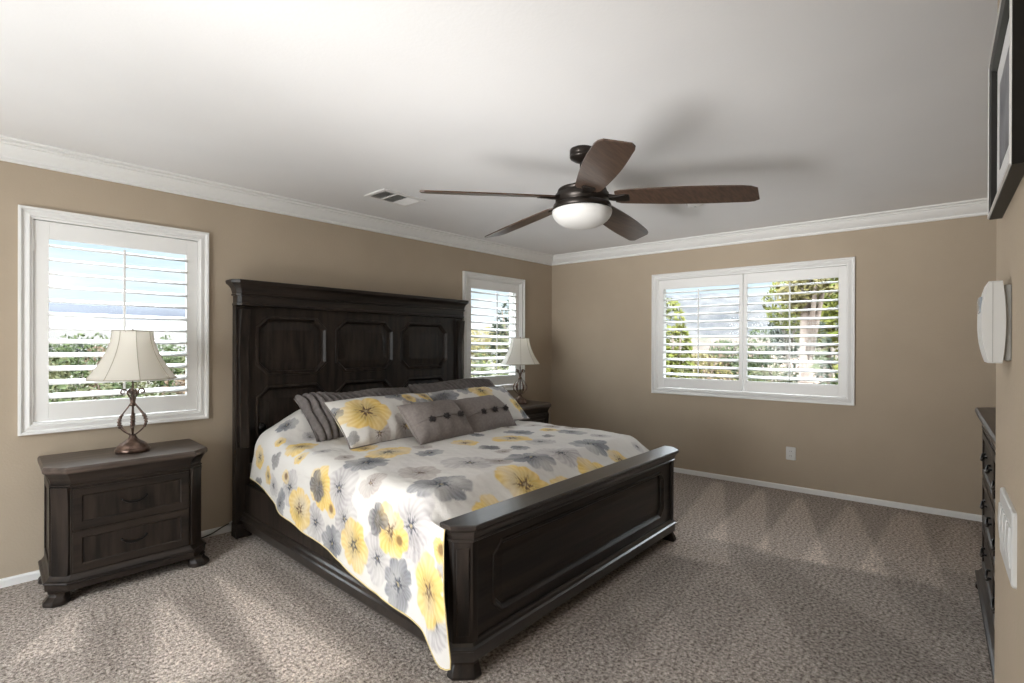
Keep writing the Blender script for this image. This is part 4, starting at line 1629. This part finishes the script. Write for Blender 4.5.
sp.loft([[(x, -0.024, z) for x, z in chamfered(-0.0545, 0.0545, -0.0714, 0.0714, 0.003)], [(x, -0.0232, z) for x, z in chamfered(-0.0545, 0.0545, -0.0714, 0.0714, 0.003)]])
sp.build('seam', 'plastic_grey', kp)

sw = near_empty('light_switch', 1.200, 1.008)
tag(sw, 'white four gang light switch plate low on the near right wall', 'light switch')
sp_ = MB()
sp_.loft([[(x * k, y, z * k2) for x, z in chamfered(-0.100, 0.100, -0.060, 0.060, 0.005)] for y, k, k2 in ((0.0, 1, 1), (-0.004, 0.995, 0.99), (-0.006, 0.975, 0.955))])
sp_.build('cover_plate', 'plastic', sw)
for i in range(4):
    rk = MB()
    xc = -0.069 + 0.046 * i
    rk.loft([[(xc - 0.0165, y, z) for y, z in pr_] if True else [] for pr_ in ([(-0.005, -0.033), (-0.0075, -0.033), (-0.0100, 0.0), (-0.0085, 0.033), (-0.005, 0.033)],)] + [[(xc + 0.0165, y, z) for y, z in ((-0.005, -0.033), (-0.0075, -0.033), (-0.0100, 0.0), (-0.0085, 0.033), (-0.005, 0.033))]])
    rk.build('rocker', 'plastic', sw, 0.001)

# ------------------------------------------------------------------ outside
GZ = -3.2
M['ground'] = noise_mat('dry scrub ground', (0.0754, 0.0609, 0.0406), (0.0435, 0.0464, 0.0232), 0.35, 0.95, 0, detail=8)
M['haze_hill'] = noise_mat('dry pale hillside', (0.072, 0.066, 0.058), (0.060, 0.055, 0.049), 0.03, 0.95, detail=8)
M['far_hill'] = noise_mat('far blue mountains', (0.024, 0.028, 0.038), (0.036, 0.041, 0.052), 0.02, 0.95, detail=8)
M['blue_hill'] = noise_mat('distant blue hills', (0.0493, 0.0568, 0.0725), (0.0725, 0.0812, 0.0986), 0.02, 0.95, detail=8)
M['scrub_hill'] = noise_mat('mauve grey scrub hillside', (0.0203, 0.0232, 0.0261), (0.0609, 0.0580, 0.0563), 0.30, 0.95, detail=10)
M['brown_hill'] = noise_mat('pinkish brown slope', (0.0812, 0.0580, 0.0464), (0.0435, 0.0406, 0.0232), 0.5, 0.95, detail=10)
M['bark'] = noise_mat('pale bark', (0.1276, 0.0957, 0.0754), (0.1856, 0.1450, 0.1160), 6, 0.9, 0.3, 12)


def leaf_mat(name, c1, c2):
    m = noise_mat(name, c1, c2, 3.0, 0.7, detail=3, spec=0.2)
    return m


LEAF = {'lime': leaf_mat('lime leaves', (0.0756, 0.0900, 0.0102), (0.1278, 0.1248, 0.0216)), 'green': leaf_mat('mid green leaves', (0.0204, 0.0330, 0.0090), (0.0492, 0.0636, 0.0174)),
        'dark': leaf_mat('dark green leaves', (0.0072, 0.0132, 0.0054), (0.0204, 0.0288, 0.0120)), 'olive': leaf_mat('olive leaves', (0.0438, 0.0462, 0.0174), (0.0780, 0.0780, 0.0318)),
        'gold': leaf_mat('golden leaves', (0.1044, 0.0870, 0.0264), (0.1452, 0.1248, 0.0462)), 'rust': leaf_mat('rusty leaves', (0.0696, 0.0408, 0.0216), (0.1044, 0.0726, 0.0438))}

gr = MB()
gr.box(-400, 500, 4.3, 600, GZ - 0.3, GZ)
gr.box(6.3, 500, -300, 4.3, GZ - 0.3, GZ)
tag(gr.build('ground', 'ground'), kind='structure')


def hills(name, R, mat, elev, az0, az1, seed, zbase=None, back=60):
    """a ridge: rounded band of land standing R metres away between two azimuths; elev(az) gives its rise in metres"""
    n = 90
    rings = []
    prof = [(-0.5, 0.0), (-0.30, 0.35), (-0.12, 0.75), (0.0, 1.0), (0.2, 0.9), (0.5, 0.0)]
    mb = MB()
    for i in range(n + 1):
        az = az0 + (az1 - az0) * i / n
        e = elev(az)
        ring = []
        for o_, f in prof:
            rr = R + o_ * back * 2
            wob = 0.12 * e * noise.noise(Vector((az * 9, o_ * 4, seed)))
            ring.append((rr * math.cos(az), rr * math.sin(az), GZ + (e + EYE - GZ) * f + wob * f))
        rings.append(ring)
    mb.loft(rings, cap=False, smooth=True, closed=False)
    return tag(mb.build(name, mat), kind='structure')


hills('hills_far', 420, 'far_hill', lambda a: 420 * (0.061 + 0.022 * noise.noise(Vector((a * 3.1, 1.7, 0))) + 0.008 * noise.noise(Vector((a * 11, 4.7, 0)))), rad(48), rad(120), 2.0)
hills('hills_pale', 240, 'haze_hill', lambda a: 240 * (0.043 + 0.006 * noise.noise(Vector((a * 5, 7.7, 0)))), rad(40), rad(120), 5.0, back=40)
hills('hills_east', 150, 'scrub_hill', lambda a: 150 * (0.100 + 0.014 * noise.noise(Vector((a * 6, 3.3, 0)))), rad(-8), rad(38), 8.0, back=40)
hills('hills_brown', 75, 'brown_hill', lambda a: 75 * (0.020 + 0.010 * noise.noise(Vector((a * 9, 9.3, 0)))), rad(-8), rad(38), 9.0, back=15)


def crown_mesh(mb, c, rx, rz, n, leaf, rs, clumps=9):
    cl = []
    for k in range(clumps):
        d = Vector((rs.gauss(0, 1), rs.gauss(0, 1), rs.gauss(0, 0.8)))
        d = d.normalized() * rs.uniform(0.25, 0.75)
        cl.append((Vector((c[0] + d.x * rx, c[1] + d.y * rx, c[2] + d.z * rz)), rs.uniform(0.38, 0.6)))
    vs, fs = [], []
    for i in range(n):
        cc, k = rs.choice(cl)
        d = Vector((rs.gauss(0, 1), rs.gauss(0, 1), rs.gauss(0, 1))).normalized() * rs.uniform(0.75, 1.0) ** 0.5
        p = cc + Vector((d.x * rx * k, d.y * rx * k, d.z * rz * k))
        u = Vector((rs.gauss(0, 1), rs.gauss(0, 1), rs.gauss(0, 1))).normalized()
        w = u.orthogonal().normalized()
        L = leaf * rs.uniform(0.6, 1.3)
        o = len(vs)
        vs += [tuple(p - u * L), tuple(p + w * L * 0.45), tuple(p + u * L), tuple(p - w * L * 0.45)]
        fs.append((o, o + 1, o + 2, o + 3))
    mb.add(vs, fs)


def tree(name, pos, height, rx, rz, leafs, label, cat='tree', group=None, seed=1, n=1500, leaf=0.16, trunk=0.16, lean=(0, 0), bark='bark'):
    rs = random.Random(seed)
    r = empty(name, (pos[0], pos[1], GZ))
    t = MB()
    ztop = height - rz * 0.6
    t.tube([(0, 0, 0), (lean[0] * .4, lean[1] * .4, ztop * 0.5), (lean[0], lean[1], ztop)], [trunk, trunk * 0.8, trunk * 0.4], 10)
    for k in range(4):
        a = rs.uniform(0, 6.28)
        t.tube([(lean[0] * .7, lean[1] * .7, ztop * 0.72), (lean[0] + math.cos(a) * rx * 0.6, lean[1] + math.sin(a) * rx * 0.6, ztop + rz * 0.25)], [trunk * 0.4, trunk * 0.12], 6)
    t.build('trunk', bark, r)
    c = MB()
    crown_mesh(c, (lean[0], lean[1], height - rz), rx, rz, n, leaf, rs)
    c.build('crown', LEAF[leafs], r)
    return tag(r, label, cat, group)


def shrub(pos, h, rx, leafs, label, seed, n=700, leaf=0.10, group='shrubs in the yard'):
    rs = random.Random(seed)
    r = empty('shrub', (pos[0], pos[1], GZ))
    s_ = MB()
    for k in range(5):
        a = k * 1.26
        s_.tube([(0, 0, 0), (math.cos(a) * rx * 0.4, math.sin(a) * rx * 0.4, h * 0.7)], [0.04, 0.015], 5)
    s_.build('stems', 'bark', r)
    c = MB()
    crown_mesh(c, (0, 0, h * 0.58), rx, h * 0.5, n, leaf, rs)
    c.build('foliage', LEAF[leafs], r)
    return tag(r, label, 'shrub', group)


GT = 'trees beyond the wide window'
H0 = -GZ
tree('tree', ground_at(676, 13), H0 + 2.3, 0.85, 2.0, 'lime', 'bright lime green tree seen through the left shutter panel of the wide window', group=GT, seed=3, n=5200, leaf=0.09)
tree('tree', ground_at(826, 15), H0 + 3.9, 1.5, 1.7, 'lime', 'tall yellow green tree filling the right end of the wide window', group=GT, seed=4, n=4200, trunk=0.2, leaf=0.09)
tree('tree', ground_at(806, 9.5), H0 + 2.75, 0.5, 0.45, 'gold', 'pale trunked tree with sparse golden leaves in the right shutter panel', group=GT, seed=5, n=700, trunk=0.17, leaf=0.08)
tree('tree', ground_at(788, 21), H0 + 3.4, 0.9, 1.6, 'dark', 'slender dark tree left of the tall yellow green tree', group=GT, seed=12, n=1500, leaf=0.09)
tree('tree', ground_at(757, 24), H0 + 2.1, 1.3, 1.5, 'green', 'mid green tree behind the centre post of the wide window', group=GT, seed=6, n=2600, leaf=0.10)
tree('tree', ground_at(727, 27), H0 + 2.2, 1.3, 1.7, 'green', 'low green tree below the hillside in the left shutter panel', group=GT, seed=7, n=2600, leaf=0.10)
tree('tree', ground_at(702, 20), H0 + 1.3, 1.0, 1.5, 'gold', 'golden leaved tree low in the left shutter panel', group=GT, seed=8, n=2400, leaf=0.09)
tree('tree', ground_at(778, 17), H0 + 1.2, 0.8, 1.3, 'olive', 'olive leaved tree left of the pale trunk', group=GT, seed=9, n=1800, leaf=0.09)
for i, (px, dist, h, rx, lf, lab) in enumerate([
        (657, 11, 4.2, 0.6, 'dark', 'dark shrub at the left edge of the wide window'),
        (688, 12, 4.0, 0.7, 'olive', 'olive shrub under the lime green tree'),
        (722, 15, 4.1, 0.9, 'rust', 'rusty shrub under the golden tree near the centre post'),
        (752, 14, 4.0, 0.7, 'green', 'green shrub at the foot of the right shutter panel'),
        (828, 8.4, 4.3, 0.42, 'green', 'green shrub below the tall yellow green tree'),
        (845, 9.5, 4.5, 0.5, 'lime', 'lime shrub at the right end of the wide window'),
        (826, 11.5, 4.9, 0.7, 'dark', 'dark shrub right of the pale trunk'),
        (786, 11, 4.2, 0.6, 'dark', 'dark shrub beside the pale trunk')]):
    shrub(ground_at(px, dist), h, rx, lf, lab, 40 + i, n=1500, leaf=0.07, group='shrubs beyond the wide window')
# a neighbour's house low behind the trees
hs = empty('house', ground_at(752, 34) + Vector((0, 0, GZ)), rad(20))
tag(hs, 'tan stucco neighbour house with low tiled roof behind the trees', 'house')
M['stucco'] = new_mat('tan stucco', (0.1800, 0.1380, 0.1050), 0.9)[0]
M['tile_roof'] = noise_mat('terracotta tiles', (0.1320, 0.0780, 0.0540), (0.1800, 0.1200, 0.0870), 4, 0.9)
hb_ = MB()
hb_.box(-3.5, 3.5, -4, 4, 0, 2.6)
hb_.build('wall', 'stucco', hs)
rf = MB()
rf.loft([[(-4.1, -4.6, 2.6), (4.1, -4.6, 2.6), (4.1, 4.6, 2.6), (-4.1, 4.6, 2.6)], [(-1.0, -1.8, 4.0), (1.0, -1.8, 4.0), (1.0, 1.8, 4.0), (-1.0, 1.8, 4.0)]])
rf.build('roof', 'tile_roof', hs)
for y in (-2.2, 0.6, 2.6):
    wn = MB()
    wn.box(-3.56, -3.48, y - 0.5, y + 0.5, 1.0, 2.1)
    wn.build('window', 'slot', hs)

# beyond the small window
tree('tree', ground_at(512, 17), H0 + 3.2, 0.75, 1.9, 'dark', 'tall dark tree at the right of the small window', group='trees beyond the small window', seed=21, n=1900, leaf=0.09)
tree('tree', ground_at(484, 27), H0 + 2.3, 1.7, 1.1, 'gold', 'golden crowned tree low in the small window', group='trees beyond the small window', seed=22, n=2600, leaf=0.10)
for i, (px, dist, h, rx, lf, lab) in enumerate([
        (472, 12.5, 4.65, 0.5, 'olive', 'olive shrub at the left of the small window'),
        (487, 13.5, 4.75, 0.55, 'green', 'green shrub in the middle of the small window'),
        (503, 12.5, 4.6, 0.5, 'olive', 'olive shrub under the tall dark tree'),
        (480, 9.5, 4.2, 0.4, 'lime', 'yellowish shrub near the bottom of the small window'),
        (497, 10, 4.2, 0.4, 'green', 'small green shrub nearest the small window')]):
    shrub(ground_at(px, dist), h, rx, lf, lab, 60 + i, n=1500, leaf=0.07, group='shrubs beyond the small window')
# beyond the left window: scrub falling away to a line of trees
rows = [('far tree line', 62, 5.2, 1.55, 0.16, [(28, 'dark'), (52, 'green'), (76, 'dark'), (100, 'green'), (124, 'dark'), (148, 'dark'), (172, 'green'), (196, 'dark')]),
        ('middle of the slope', 31, 4.6, 1.1, 0.13, [(40, 'olive'), (72, 'green'), (104, 'rust'), (136, 'olive'), (168, 'green'), (198, 'olive')]),
        ('near slope', 17, 3.9, 0.72, 0.09, [(34, 'green'), (74, 'olive'), (112, 'green'), (150, 'olive'), (188, 'rust')])]
ORD = ['first', 'second', 'third', 'fourth', 'fifth', 'sixth', 'seventh', 'eighth']
CN = {'dark': 'dark', 'green': 'green', 'olive': 'olive', 'rust': 'brownish'}
sd_ = 80
for row, dist, h, rx, lf_, items in rows:
    for k, (px, lf) in enumerate(items):
        sd_ += 1
        shrub(ground_at(px, dist + (k % 3) * 0.06 * dist), h * (1 + 0.03 * math.sin(k * 2.1)), rx, lf, '%s shrub, %s from left in the %s outside the left window' % (CN[lf], ORD[k], row), sd_, 1300, lf_, 'shrubs beyond the left window')
bpy.context.view_layer.update()
